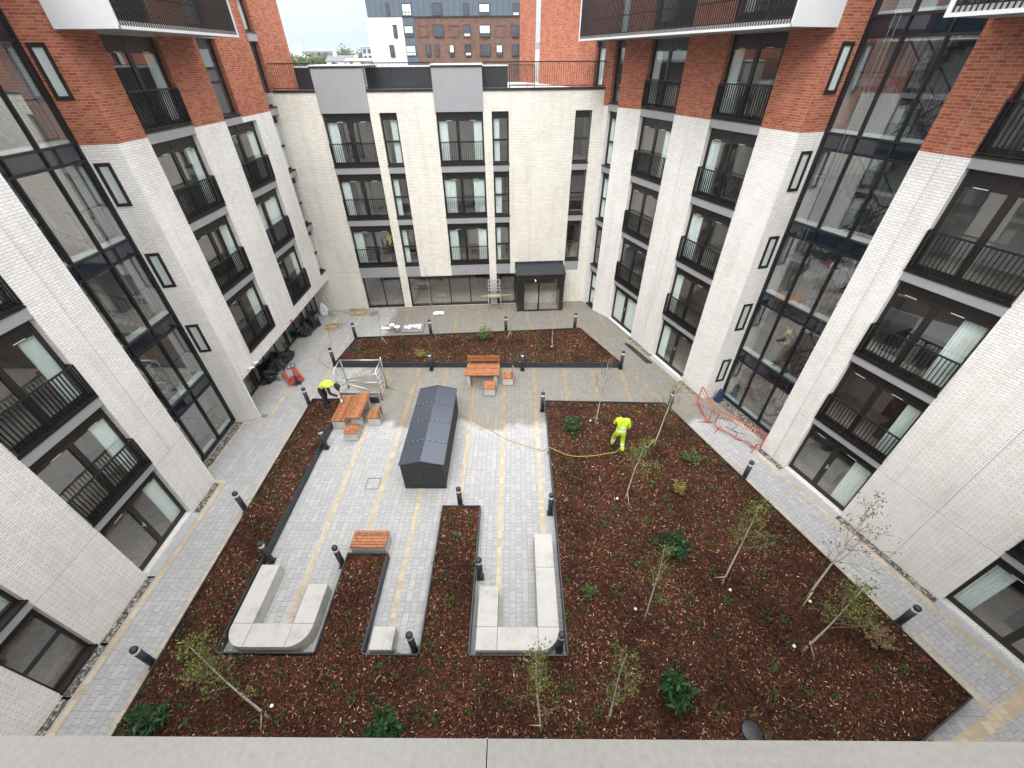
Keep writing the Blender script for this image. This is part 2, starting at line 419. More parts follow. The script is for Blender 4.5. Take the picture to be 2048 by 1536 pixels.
def curtain_mesh(mb, F, s0, s1, z0, z1, o, n=7):
    k = n*4; P = []
    for i in range(k+1):
        s = s0+(s1-s0)*i/k
        P.append((s, o+.025*math.sin(i*math.pi/2.)+.008*math.sin(i*1.7)))
    for (a, oa), (b, ob) in zip(P, P[1:]):
        p = [F(a, oa, z0), F(a, oa, z1), F(b, ob, z1), F(b, ob, z0)]
        mb.face(p if not F.flip else p[::-1], 0, True)

def room(parent, F, s0, s1, z0, z1, o, deep=1.9, floor=None):
    """plastered room seen through the glass: open towards the window"""
    mb = MB(); f0 = z0-.02 if floor is None else floor; z1 = z1+.1
    a, b = s0-.5, s1+.5
    W = lambda pts, m: mb.face([F(*p) for p in pts], m)
    W([(a, o-deep, f0), (b, o-deep, f0), (b, o-deep, z1), (a, o-deep, z1)], 0)
    W([(a, o, f0), (a, o-deep, f0), (a, o-deep, z1), (a, o, z1)], 0)
    W([(b, o, f0), (b, o-deep, f0), (b, o-deep, z1), (b, o, z1)], 0)
    W([(a, o, z1), (b, o, z1), (b, o-deep, z1), (a, o-deep, z1)], 0)
    W([(a, o, f0), (b, o, f0), (b, o-deep, f0), (a, o-deep, f0)], 1)
    if rnd.random() < .4:   # a bed, a door or a kitchen unit somewhere in the flat
        q = rnd.uniform(a+.3, b-1.)
        mb.box((q, o-deep+.02, f0+.01), (q+.8, o-deep+.05, f0+2.), 2, F)
    if deep > 1.5 and rnd.random() < .5:
        q = rnd.uniform(a+.2, b-1.2)
        mb.box((q, o-deep+.3, f0+.02), (q+1.1, o-deep+1.3, f0+.5), rnd.choice([2, 3]), F)
    return mb.build('room_interior', [M['room_wall'], M['room_floor'], M['dark_cloth'], M['soffit']], parent)

def window(bld, F, s0, s1, z0, z1, kind='juliet', mull=.45, cur='hi', o=0., head=None, deep=1.9, vent=True, label=None):
    """window or French door set back in its opening, with panes, blind box, curtains and the room behind"""
    e = .004; a, b = s0+e, s1-e; oo = o-.15; t = .075
    fr = MB()
    hd = {'juliet': .33, 'door': .30, 'narrow': .30, 'shop': .06}[kind] if head is None else head
    # outer frame
    fr.box((a, oo-.07, z0+e), (a+t, oo, z1-e), 0, F); fr.box((b-t, oo-.07, z0+e), (b, oo, z1-e), 0, F)
    fr.box((a+t, oo-.07, z0+e), (b-t, oo, z0+t), 0, F); fr.box((a+t, oo-.07, z1-e-t*.6), (b-t, oo, z1-e), 0, F)
    zt = z1-hd
    panes = []
    if kind in ('juliet', 'door', 'narrow'):
        fr.box((a+t, oo-.055, zt+.06), (b-t, oo-.02, z1-t*.6-e), 0, F)         # louvred header
        for k in range(3): fr.box((a+t, oo-.02, zt+.09+k*.07), (b-t, oo-.008, zt+.12+k*.07), 0, F)
        fr.box((a+t, oo-.07, zt), (b-t, oo+.004, zt+.06), 0, F)
        if kind != 'narrow':
            c = a+(b-a)*mull; w = .075
            fr.box((c-.02, oo-.02, zt+.06), (c+.02, oo+.002, z1-t*.6-e), 0, F)
            fr.box((c-w, oo-.06, z0+t), (c+w, oo+.006, zt), 0, F)
            if kind == 'door':
                fr.box((c-w-.015, oo+.006, z0+t), (c-w+.01, oo+.012, zt), 0, F)
            panes = [(a+t, c-w, z0+t, zt), (c+w, b-t, z0+t, zt)]
            for p in panes:                                                   # leaf rails
                fr.box((p[0], oo-.05, p[3]-.05), (p[1], oo-.006, p[3]), 0, F); fr.box((p[0], oo-.05, p[2]), (p[1], oo-.006, p[2]+.07), 0, F)
        else:
            c = z0+1.0 if z1-z0 > 1.8 else None
            if c:
                fr.box((a+t, oo-.06, c-.04), (b-t, oo+.006, c+.04), 0, F); panes = [(a+t, b-t, z0+t, c-.04), (a+t, b-t, c+.04, zt)]
            else: panes = [(a+t, b-t, z0+t, zt)]
    elif kind == 'shop':
        n = mull; w = (b-a)/n
        for k in range(1, n): fr.box((a+w*k-.03, oo-.06, z0+t), (a+w*k+.03, oo+.004, z1-e), 0, F)
        panes = [(a+w*k+(t if k == 0 else .03), a+w*(k+1)-(t if k == n-1 else .03), z0+t, z1-t*.6) for k in range(n)]
    wd = fr.build('window', M['frame'], bld)
    if label: wd['label'] = label
    for p in panes:
        g = MB(); q = [F(p[0], oo-.03, p[2]), F(p[0], oo-.03, p[3]), F(p[1], oo-.03, p[3]), F(p[1], oo-.03, p[2])]
        g.face(q if not F.flip else q[::-1]); g.build('pane', M['glass'], wd)
        if vent and kind == 'juliet' or kind == 'door':
            h = MB(); q = p[0]+(p[1]-p[0])*.62
            h.box((q-.14, oo-.006, p[3]-.032), (q+.14, oo+.004, p[3]-.018), 0, F); h.build('trickle_vent', M['silver'], wd)
    if kind == 'door':
        h = MB(); c = a+(b-a)*mull
        h.box((c-.062, oo+.012, z0+.95), (c-.035, oo+.022, z0+1.15), 0, F); h.box((c-.15, oo+.03, z0+1.06), (c-.04, oo+.05, z0+1.085), 0, F)
        h.box((c-.055, oo+.012, z0+1.06), (c-.04, oo+.05, z0+1.085), 0, F); h.build('handle', M['handle'], wd)
    if kind != 'shop':
        w = (b-a)
        cw = w*(.24 if kind != 'narrow' else .42)*rnd.uniform(.75, 1.15)
        zt2 = zt+.02
        for side in ({'hi': [1], 'lo': [0], 'both': [0, 1], 'none': [], 'full': [0, 1]}[cur]):
            ww = cw if cur != 'full' else w*.47
            cm = MB()
            if side: curtain_mesh(cm, F, b-.03-ww, b-.03, z0+.03, zt2, oo-.105)
            else: curtain_mesh(cm, F, a+.03, a+.03+ww, z0+.03, zt2, oo-.105)
            cm.build('curtain', M['curtain'], wd)
    room(wd, F, s0, s1, z0, z1, oo-.08, deep)
    return wd

def sill(bld, F, s0, s1, z, o=0., h=.05, out=.035, name='sill', mat='frame', depth=.16):
    mb = MB(); mb.box((s0-.015, o-depth, z-h), (s1+.015, o+out, z-.02), 0, F)
    mb.box((s0-.015, o-depth, z-.02), (s1+.015, o+out-.02, z), 0, F)
    return mb.build(name, M[mat], bld)
def band(bld, F, s0, s1, z0, z1, o=0., mat='grey_panel'):
    mb = MB(); mb.box((s0+.002, o-.12, z0), (s1-.002, o+.012, z1), 0, F)
    return mb.build('spandrel_panel', M[mat], bld)
def juliet(bld, F, s0, s1, z0, o=0., h=.97, out=.045, gap=.098):
    """steel Juliet balcony: top rail, flat bars, bottom rail, end returns"""
    mb = MB(); a, b = s0+.005, s1-.005; zb = z0+.03; zt = z0+h; y0, y1 = o+out-.045, o+out
    mb.box((a, y0, zt-.035), (b, y1+.004, zt), 0, F); mb.box((a, y0, zb), (b, y1, zb+.03), 0, F)
    for e in (a, b-.03):
        mb.box((e, o-.14, zt-.035), (e+.03, y0, zt), 0, F); mb.box((e, o-.14, zb), (e+.03, y0, zb+.03), 0, F)
        mb.box((e, y0, zb+.03), (e+.03, y1, zt-.035), 0, F)
        for k in (1, ): mb.box((e+.005, o-.075, zb+.03), (e+.025, o-.055, zt-.035), 0, F)
    n = max(3, round((b-a)/gap))
    for k in range(1, n):
        s = a+(b-a)*k/n
        mb.box((s-.0075, y0+.004, zb+.03), (s+.0075, y1-.004, zt-.035), 0, F)
    return mb.build('juliet_balcony', M['black'], bld)

def column(bld, F, s0, s1, levels, kind, mull=.45, cur='hi', o=0., base=None, juli=True, deep=1.9):
    """one bay of stacked windows. levels: list of (sill z, head z); spandrel between head of one and sill of the next"""
    for i, (a, b) in enumerate(levels):
        k = kind if not isinstance(kind, list) else kind[i]
        c = cur if not isinstance(cur, list) else cur[i % len(cur)]
        window(bld, F, s0, s1, a, b, k, mull if k != 'shop' else 2, c, o, deep=deep)
        if k != 'door': sill(bld, F, s0, s1, a, o)
        if k == 'juliet' and juli: juliet(bld, F, s0, s1, a, o)
        if i+1 < len(levels):
            n = levels[i+1][0]; band(bld, F, s0, s1, b, n-.05, o)

# level heights (head of window below -> sill of window above)
Z1, Z2, Z3, Z4, Z5 = 2.56, 5.10, 7.64, 10.18, 12.72
H0, H1, H2, H3, H4, H5 = 2.30, 4.80, 7.34, 9.87, 12.42, 14.96
ROOF = 15.6

# ================================================================ LEFT BLOCK
LB = empty('apartment_building', (-10.72, 9., 0), 'left apartment block of white brick with red brick on top and glazed stair bay', 'building')
w = MB()
opsL = [(3.08, 4.13, 0.0, H5), (5.95, 8.08, .10, H5)]
wall(w, FL, -2.5, 9.42, 0, ROOF, opsL)
opsL2 = [(13.86, 16.05, 2.46, H5), (17.97, 20.12, 2.43, H3), (17.97, 19.12, H3, H5), (21.56, 22.33, 2.43, H5)]
wall(w, FL, 12.72, 22.49, 1.93, ROOF, opsL2)
quad(w, FL, [(22.49, 0, 10.6), (22.49, 0, ROOF), (25.15, 0, ROOF), (25.15, 0, 10.6)][::1], 1)
quad(w, FL, [(25.15, 0, 10.6), (25.15, 0, ROOF), (25.15, -9, ROOF), (25.15, -9, 10.6)], 1)
for z0, z1, m in ((0, 10.05, 0), (10.05, ROOF, 1)):
    quad(w, FL, [(9.42, 0, z0), (9.42, 0, z1), (9.42, -.9, z1), (9.42, -.9, z0)], m)            # fin flank
    quad(w, FL, [(12.46, -.9, z0), (12.46, -.9, z1), (12.72, 0, z1), (12.72, 0, z0)], m)        # splay
quad(w, FL, [(12.72, 0, 0), (12.72, 0, 1.93), (12.8, 0, 1.93), (12.8, 0, 0)])
quad(w, FL, [(12.8, 0, 0), (12.8, 0, 1.93), (12.8, -1.15, 1.93), (12.8, -1.15, 0)])
quad(w, FL, [(12.72, 0, 1.93), (12.72, -1.2, 1.93), (22.5, -1.2, 1.93), (22.5, 0, 1.93)])      # soffit of the overhang
w.build('brick_wall', [M['white_brick'], M['red_brick']], LB)
mb = MB(); mb.box((-2.5, -9, ROOF), (25.15, .05, ROOF+.15), 0, FL); mb.box((-2.5, -9, 0), (25, -8.9, ROOF), 0, FL); mb.build('roof', M['grey_panel'], LB)
column(LB, FL, 5.95, 8.08, [(.12, H0), (Z1, H1), (Z2, H2), (Z3, H3), (Z4, H4)], ['door', 'juliet', 'juliet', 'juliet', 'juliet'], .47, ['hi'])
column(LB, FL, 3.08, 4.13, [(.12, H0), (Z1, H1), (Z2, H2), (Z3, H3)], 'narrow', cur=['none', 'hi'])
column(LB, FL, 13.86, 16.05, [(2.56, H1), (Z2, H2), (Z3, H3), (Z4, 12.36), (Z5, H5)], 'juliet', .44, ['hi'])
column(LB, FL, 17.97, 20.12, [(2.53, H1), (Z2, H2), (Z3, H3)], 'juliet', .36, ['hi', 'full', 'hi'])
column(LB, FL, 17.97, 19.12, [(Z4, H4), (Z5, H5)], 'narrow', cur=['none']); band(LB, FL, 17.97, 19.12, H3, Z4-.09)
column(LB, FL, 21.56, 22.33, [(2.53, H1), (Z2, H2), (Z3, H3), (Z4, H4), (Z5, H5)], 'narrow', cur=['full', 'none'])
# small slot windows in the splay
class Splay(Fr): pass
def slot(bld, F, s0, s1, z0, z1, blind='curtain'):
    fr = MB(); t = .085
    fr.box((s0, -.06, z0), (s0+t, .03, z1), 0, F); fr.box((s1-t, -.06, z0), (s1, .03, z1), 0, F)
    fr.box((s0+t, -.06, z0), (s1-t, .03, z0+t), 0, F); fr.box((s0+t, -.06, z1-t), (s1-t, .03, z1), 0, F)
    wd = fr.build('slot_window', M['frame'], bld)
    g = MB(); q = [F(s0+t, .009, z0+t), F(s0+t, .009, z1-t), F(s1-t, .009, z1-t), F(s1-t, .009, z0+t)]; g.face(q if not F.flip else q[::-1]); g.build('pane', M['glass'], wd)
    c = MB(); q = [F(s0+.02, .004, z0+.02), F(s0+.02, .004, z1-.02), F(s1-.02, .004, z1-.02), F(s1-.02, .004, z0+.02)]; c.face(q if not F.flip else q[::-1]); c.build('blind', M[blind], wd)
def splayframe(F, a, b):
    p, q = F(*a, 0), F(*b, 0); d = (q-p).normalized(); n = Vector((d.y, -d.x, 0))
    if n.dot(Vector((0, -1, 0))) < 0: n = -n
    return Fr((p.x, p.y), (d.x, d.y), (n.x, n.y)), (q-p).length
SL, lenL = splayframe(FL, (12.46, -.9), (12.72, 0))
for z0, z1 in ((11.04, 12.16), (8.50, 9.62), (5.98, 7.11), (3.45, 4.57)): slot(LB, SL, .13, .52, z0, z1)

def stair_bay(bld, F, s0, s1, o, mulls, spans, z0, ztop, flip, deep=1.95):
    """glazed stair bay: frame, panes, dark spandrels, landings, flights and rails behind the glass"""
    fr = MB(); t = .05
    for s in [s0]+mulls+[s1]:
        w_ = t if s not in (s0, s1) else .09
        fr.box((s-w_/2, o-.12, z0), (s+w_/2, o+.03, ztop), 0, F)
    zs = [z0+.05]
    for a, b in spans:
        fr.box((s0, o-.10, a-.03), (s1, o+.022, a+.03), 0, F); fr.box((s0, o-.10, b-.03), (s1, o+.022, b+.03), 0, F)
    fr.box((s0, o-.10, z0), (s1, o+.024, z0+.09), 0, F)
    wd = fr.build('curtain_wall', M['black'], bld)
    edges = [s0]+mulls+[s1]
    lo = z0
    for i, (a, b) in enumerate(spans+[(ztop, ztop+1)]):
        for e, f in zip(edges, edges[1:]):
            g = MB(); q = [F(e, o-.03, lo), F(e, o-.03, a), F(f, o-.03, a), F(f, o-.03, lo)]; g.face(q if not F.flip else q[::-1]); g.build('pane', M['stair_glass'], wd)
            if i < len(spans):
                g = MB(); g.box((e, o-.06, a), (f, o-.02, b), 0, F); g.build('spandrel_pane', M['spandrel'], wd)
            g = MB(); g.box((e+.06, o-.26, lo+.03), (f-.06, o-.08, lo+.10), 0, F); g.build('inner_sill', M['pale_sill'], wd)
        lo = b
    # the stair hall
    sh = MB()
    W = lambda pts, m=0: sh.face([F(*p) for p in pts], m)
    d0 = o-.12; d1 = o-deep
    W([(s0-.02, d1, z0), (s1+.02, d1, z0), (s1+.02, d1, ztop), (s0-.02, d1, ztop)])
    W([(s0-.02, d0, z0), (s0-.02, d1, z0), (s0-.02, d1, ztop), (s0-.02, d0, ztop)], 1); W([(s1+.02, d0, z0), (s1+.02, d1, z0), (s1+.02, d1, ztop), (s1+.02, d0, ztop)], 1)
    W([(s0, d0, z0+.02), (s1, d0, z0+.02), (s1, d1, z0+.02), (s0, d1, z0+.02)], 2)
    for p in (s0-.01, s1+.01):   # ledges of the door lobbies on the flank walls
        pass
    sh.build('stair_hall', [M['plaster'], M['white_brick'], M['room_floor']], wd)
    st = MB(); rl = MB()
    lev = [z0+.02]+[b+.02 for a, b in spans]
    near, far = (s0+.95, s1-.75) if not flip else (s1-.95, s0+.75)
    eA, eB = (s0, s1) if not flip else (s1, s0)
    for i, z in enumerate(lev):
        zt = lev[i+1] if i+1 < len(lev) else z+2.54
        zm = (z+zt)/2
        if i: st.box((min(eA, near), d1, z-.18), (max(eA, near), d0-.15, z), 0, F)            # floor landing
        st.box((min(eB, far), d1, zm-.18), (max(eB, far), d0-.15, zm), 0, F)                  # half landing
        for (sa, za, sb, zb, oa, ob) in ((near, z, far, zm, o-.38, o-1.10), (far, zm, near, zt, o-1.18, o-1.88)):
            n = 8
            for k in range(n):
                x0 = sa+(sb-sa)*k/n; x1 = sa+(sb-sa)*(k+1)/n; zz = za+(zb-za)*(k+1)/n
                st.box((min(x0, x1), ob, zz-.16), (max(x0, x1), oa, zz), 0, F)
            for oo in (oa, ob):
                rl.tube([F(sa, oo, za+.95), F(sb, oo, zb+.95)], .022, 5); rl.tube([F(sa, oo, za+.15), F(sb, oo, zb+.15)], .014, 4)
                for k in range(9):
                    x = sa+(sb-sa)*k/8.; zz = za+(zb-za)*k/8.
                    rl.tube([F(x, oo, zz+.15), F(x, oo, zz+.95)], .009, 4)
        for (ea, eb, zz) in ((eA, near, z), (eB, far, zm)):
            m_, M_ = min(ea, eb)+.06, max(ea, eb)-.02
            rl.tube([F(m_, o-.32, zz+.95), F(M_, o-.32, zz+.95)], .022, 5); rl.tube([F(m_, o-.32, zz+.12), F(M_, o-.32, zz+.12)], .014, 4)
            for k in range(7):
                x = m_+(M_-m_)*k/6.; rl.tube([F(x, o-.32, zz+.12), F(x, o-.32, zz+.95)], .009, 4)
    st.build('staircase', M['stair_tread'], wd); rl.build('stair_railing', M['stair_metal'], wd)
    return wd
spL = [(2.15, 2.58), (4.66, 5.10), (7.18, 7.60), (9.70, 10.10), (12.2, 12.62)]
stair_bay(LB, FL, 9.42, 12.44, -.88, [10.39, 11.38], spL, .12, ROOF, True)
# recessed shopfront under the overhang
F2 = Fr((-11.78, 0), (0, 1), (1, 0))
def shop(bld, F, s0, s1, n, z0, z1, lab=None): return window(bld, F, s0, s1, z0, z1, 'shop', n, 'none', .15, deep=4.)
for a, b, n in ((12.82, 14.75, 2), (14.85, 18.1, 3), (18.2, 20.2, 2), (20.3, 22.1, 3)): shop(LB, F2, a, b, n, .02, 1.92)
# corner projecting balcony, high on the left
def big_balcony(bld, F, s0, s1, out, z0, closed, z1=13.9):
    """boxed-out balcony: pale slab edge and cheeks, dark vertical bar front, soffit"""
    sl = MB(); sl.box((s0, .003, z0), (s1, out, z0+.14), 0, F); b = sl.build('balcony', M['soffit'], bld)
    ed = MB(); ed.box((s0, out-.02, z0-.012), (s1, out+.02, z0+.05), 0, F); ed.build('slab_edge', M['pale_panel'], b)
    for e, full in ((s0, closed == 'lo'), (s1, closed == 'hi')):
        c = MB(); sg = 1 if e == s0 else -1
        if full:
            c.box((e-sg*.012, .003, z0-.01), (e+sg*.05, out+.02, z1), 0, F)
            for u in (.68, .82): c.box((e-sg*.016, out*u, z0), (e-sg*.011, out*u+.006, z1), 0, F)
        else: c.box((e-sg*.012, out-.1, z0-.01), (e+sg*.07, out+.022, z1), 0, F)
        c.build('cheek_panel', M['pale_panel'], b)
    fr = MB(); n = int((s1-s0-.2)/.088)
    for k in range(n+1):
        s = s0+.1+(s1-s0-.2)*k/n; fr.box((s-.013, out-.02, z0+.055), (s+.013, out+.012, z1), 0, F)
    fr.box((s0+.07, out-.05, z0+.06), (s1-.07, out-.032, z0+.11), 0, F); fr.box((s0+.07, out-.05, z0+.62), (s1-.07, out-.032, z0+.66), 0, F)
    fr.build('bar_railing', M['black'], b)
    dk = MB(); dk.box((s0+.08, .05, z0+.14), (s1-.08, out-.06, z0+.17), 0, F); dk.build('decking', M['charcoal'], b)
big_balcony(LB, FL, 12.60, 17.90, 1.52, 12.41, 'lo')

# ================================================================ RIGHT BLOCK
RB = empty('apartment_building', tuple(FR(6, 0, 0)), 'right apartment block of white brick with red brick on top, ropes on its stair glass', 'building')
w = MB()
wall(w, FR, -6., 6.73, 0, ROOF, [(-1.5, .64, .08, H5), (3.55, 5.68, .06, H5)])
wall(w, FR, 9.90, 17.66, 0, ROOF, [(11.32, 13.50, 0.02, H5), (15.44, 17.62, .02, H5)])
for z0, z1, m in ((0, 10.05, 0), (10.05, ROOF, 1)):
    quad(w, FR, [(6.73, 0, z0), (6.73, 0, z1), (6.73, -.92, z1), (6.73, -.92, z0)], m)
    quad(w, FR, [(9.80, -.92, z0), (9.80, -.92, z1), (9.90, 0, z1), (9.90, 0, z0)], m)
    quad(w, FR, [(17.66, 0, z0), (17.66, 0, z1), (18.84, .34, z1), (18.84, .34, z0)], m)
wall(w, FE, 18.84, 20.3, 0, ROOF, [(18.9, 19.66, .02, H5)])
wall(w, FE, 20.3, 27.5, 10.6, ROOF, [(20.42, 21.28, 10.68, H4)])
wall(w, FE, 27.5, 28.1, 10.6, ROOF, [], o=-.4); wall(w, FE, 28.1, 30.5, 10.6, ROOF+6, [], o=-.0); quad(w, FE, [(27.5, 0, 10.6), (27.5, 0, ROOF), (27.5, -.6, ROOF), (27.5, -.6, 10.6)], 1)
w.build('brick_wall', [M['white_brick'], M['red_brick']], RB)
mb = MB(); mb.box((-6, -9, ROOF), (27.5, .03, ROOF+.15), 0, FR); mb.box((-6, -9, 0), (27, -8.9, ROOF), 0, FR); mb.build('roof', M['grey_panel'], RB)
column(RB, FR, -1.5, .64, [(.10, H0), (Z1, H1), (Z2, H2), (Z3, H3), (Z4, H4)], ['door', 'juliet', 'juliet', 'juliet', 'juliet'], .42, ['hi', 'none'])
column(RB, FR, 3.55, 5.68, [(.08, H0), (Z1, H1), (Z2-.03, H2-.03), (Z3-.05, H3), (Z4-.05, H4)], ['door', 'juliet', 'juliet', 'juliet', 'juliet'], .55, ['lo', 'lo', 'lo', 'none', 'none'])
column(RB, FR, 11.32, 13.50, [(.04, 2.17), (2.45, 4.74), (Z2-.08, H2-.06), (Z3-.04, H3-.04), (Z4-.04, 12.36), (Z5, H5)], ['door', 'juliet', 'juliet', 'juliet', 'juliet', 'juliet'], .50, ['hi'])
column(RB, FR, 15.44, 17.62, [(.04, 2.15), (2.42, 4.72), (Z2-.1, H2-.08), (Z3-.06, H3-.05), (Z4-.04, 12.36), (Z5, H5)], ['door', 'juliet', 'juliet', 'juliet', 'juliet', 'juliet'], .52, ['full', 'none', 'none', 'lo', 'hi'])
column(RB, FE, 18.9, 19.66, [(.12, 2.25), (2.6, H1), (Z2, H2), (Z3, H3), (Z4, H4)], 'narrow', cur=['full', 'none', 'full'])
column(RB, FE, 20.42, 21.28, [(10.70, H4)], 'narrow', cur=['full'], deep=1.5)
band(RB, FE, 27.5, 28.1, 12.2, 12.5); slot(RB, Fr(tuple(FE(0, -.4, 0))[:2], dR, nR), 27.55, 28.05, 10.7, 12.2, 'charcoal'); slot(RB, Fr(tuple(FE(0, -.4, 0))[:2], dR, nR), 27.55, 28.05, 12.5, ROOF-.1, 'charcoal')
SR, lenR = splayframe(FR, (9.90, 0), (9.80, -.92))
for z0, z1 in ((10.97, 12.09), (8.45, 9.57), (5.93, 7.04), (3.40, 4.53), (.88, 2.0)): slot(RB, SR, .31, .71, z0, z1)
spR = [(2.03, 2.47), (4.57, 4.98), (7.11, 7.52), (9.63, 10.03), (12.17, 12.58)]
stair_bay(RB, FR, 6.73, 9.77, -.9, [7.83, 8.81], spR, .02, ROOF, False)
big_balcony(RB, FR, 9.93, 20.7, 1.56, 12.38, 'lo', 14.6)
big_balcony(RB, FR, -3., 6.66, 1.5, 12.36, 'none', 14.)

# ================================================================ BACK BLOCK
BB = empty('apartment_building', tuple(FB(-1, 0, 0)), 'low pale brick block across the far end of the courtyard with a railed roof terrace', 'building')
w = MB()
opB = [(-7.25, -5.08, 0.02, 9.87), (-4.66, -3.87, 1.92, 9.87), (-4.66, .10, .02, 1.92), (-2.08, .10, 1.92, 9.87), (.50, 1.30, 1.93, 9.87), (.50, 1.64, .02, 1.93), (4.45, 5.25, 2.05, 9.87)]
wall(w, FB, -11.3, 5.75, 0, 10.66, opB, split=99)
w.build('brick_wall', [M['warm_lit_brick']], BB)
mb = MB(); mb.box((-11.3, -9.4, 10.45), (6.0, -.02, 10.62), 0, FB); mb.build('terrace_roof', M['roof_white'], BB)
mb = MB(); mb.box((-11.2, -9.4, 0), (6.0, -9.3, 10.5), 0, FB); mb.build('rear_wall', M['warm_lit_brick'], BB)
for a, b in ((-9.1, -7.28), (-5.06, -2.1), (.13, 5.72)):
    mb = MB(); mb.box((a, -.35, 10.66), (b, .04, 10.75), 0, FB); mb.build('parapet_coping', M['frame'], BB)
    mb = MB(); A, B_ = a+.02, b-.02; n = round((B_-A)/.1)
    o0 = -.12
    mb.box((A, o0-.02, 11.66), (B_, o0+.02, 11.70), 0, FB); mb.box((A, o0-.015, 10.80), (B_, o0+.015, 10.83), 0, FB)
    for k in range(n+1):
        s = A+(B_-A)*k/n; mb.box((s-.008, o0-.008, 10.75 if k % 10 == 0 else 10.83), (s+.008, o0+.008, 11.66), 0, FB)
    mb.build('terrace_railing', M['black'], BB)
for a, b in ((-7.28, -5.06), (-2.10, .13)):
    mb = MB(); mb.box((a, -.5, 9.87), (b, .03, 11.52), 0, FB); c = (a+b)/2-.05; mb.box((c-.003, .03, 9.87), (c+.003, .0315, 11.52), 0, FB); p = mb.build('parapet_panel', M['grey_panel'], BB)
    mb = MB(); mb.box((a-.03, -3., 11.52), (b+.03, .06, 11.585), 0, FB); mb.build('dark_coping', M['frame'], p)
    mb = MB(); mb.box((a-.03, -3., 11.585), (b+.03, .05, 11.63), 0, FB); mb.build('pale_top', M['roof_white'], p)
def bcol(s0, s1, kind, mull, cur, bot):
    lv = [(bot, 4.84), (5.21, 7.34), (7.70, 9.87)]
    for i, (a, b) in enumerate(lv):
        window(BB, FB, s0, s1, a, b, kind, mull, cur[i]); sill(BB, FB, s0, s1, a, 0, .08, .03)
        if kind == 'juliet': juliet(BB, FB, s0, s1, a, -.035, .96, .03)
        if i < 2: band(BB, FB, s0, s1, b, lv[i+1][0]-.08)
bcol(-7.25, -5.08, 'juliet', .53, ['lo', 'lo', 'lo'], 2.63); bcol(-2.08, .10, 'juliet', .44, ['both', 'both', 'both'], 2.63)
bcol(-4.66, -3.87, 'narrow', 0, ['lo', 'lo', 'hi'], 2.63); bcol(.50, 1.30, 'narrow', 0, ['lo', 'lo', 'lo'], 2.63)
for i, (a, b) in enumerate(((2.67, 4.84), (5.21, 7.34), (7.70, 9.87))):
    window(BB, FB, 4.45, 5.25, a, b, 'narrow', cur='none'); sill(BB, FB, 4.45, 5.25, a, 0, .08, .03); band(BB, FB, 4.45, 5.25, 2.05 if i == 0 else (4.84, 7.34)[i-1], a-.08)
band(BB, FB, -7.25, -5.08, 1.94, 2.55); band(BB, FB, -4.66, -3.87, 1.94, 2.55); band(BB, FB, -2.08, .10, 1.94, 2.55); band(BB, FB, .50, 1.30, 1.95, 2.55)
window(BB, FB, -7.25, -5.08, .03, 1.93, 'shop', 2, 'none', deep=4.); window(BB, FB, -4.66, .10, .03, 1.91, 'shop', 4, 'none', deep=4.); window(BB, FB, .50, 1.64, .03, 1.92, 'shop', 1, 'none', deep=3.)
for a, b in ((-7.25, -5.08), (-4.66, .1), (.5, 1.64)):
    sill(BB, FB, a, b, .10, 0, .085, -.02)
# raised dark seam-metal upstand and guard frame on the terrace
mb = MB(); mb.box((-10.5, -3.4, 10.62), (1.42, -3.05, 11.5), 0, FB)
for k in range(80): s = -10.5+11.92*k/79; mb.box((s-.012, -3.05, 10.66), (s+.012, -3.02, 11.48), 0, FB)
u = mb.build('roof_upstand', M['charcoal'], BB)
mb = MB(); mb.box((-10.55, -3.45, 11.5), (1.45, -2.98, 11.56), 0, FB); mb.build('upstand_cap', M['roof_white'], u)
mb = MB()
for s in (1.5, 2.75): mb.tube([FB(s, -2.6, 10.62), FB(s, -2.6, 11.55)], .025, 6)
mb.tube([FB(1.5, -2.6, 11.55), FB(2.65, -2.6, 11.55), FB(2.75, -2.6, 11.45)], .025, 6); mb.tube([FB(1.5, -2.6, 10.75), FB(2.75, -2.6, 10.75)], .02, 6)
for k in range(1, 12): mb.tube([FB(1.5+1.25*k/12, -2.6, 10.75), FB(1.5+1.25*k/12, -2.6, 11.55)], .009, 4)
mb.build('guard_frame', M['black'], BB)
# entrance porch
pr = MB(); a, b = 1.62, 4.32
pr.box((a, .02, 0), (a+.10, 1.10, 1.86), 0, FB); pr.box((b-.24, .02, 0), (b, 1.10, 1.86), 0, FB)
pr.box((a+.10, .95, .02), (2.04, 1.06, 1.86), 0, FB)
pr.box((a-.02, .02, 1.86), (b+.02, 1.13, 2.29), 0, FB); pr.box((a-.03, 1.13, 2.02), (b+.03, 1.15, 2.05), 0, FB)
pr.box((2.04, .97, .0), (b-.24, 1.09, .06), 0, FB); pr.box((2.82, .97, .06), (2.92, 1.09, 1.86), 0, FB); pr.box((2.04, .97, 1.78), (b-.24, 1.09, 1.86), 0, FB)
P = pr.build('entrance_porch', M['frame'], BB)
rf = MB(); q = [FB(a-.05, 0.01, 2.50), FB(b+.05, 0.01, 2.50), FB(b+.05, 1.18, 2.31), FB(a-.05, 1.18, 2.31)]
rf.face(q[::-1] if FB.flip else q); rf.face([FB(a-.05, 1.18, 2.31), FB(b+.05, 1.18, 2.31), FB(b+.05, 1.18, 2.25), FB(a-.05, 1.18, 2.25)])
rf.face([FB(a-.05, .01, 2.5), FB(a-.05, 1.18, 2.31), FB(a-.05, 1.18, 2.25), FB(a-.05, .01, 2.25)]); rf.face([FB(b+.05, .01, 2.5), FB(b+.05, 1.18, 2.31), FB(b+.05, 1.18, 2.25), FB(b+.05, .01, 2.25)])
rf.box((a-.05, .003, 2.50), (b+.05, .03, 2.62), 0, FB); rf.build('porch_roof', M['edging'], P)
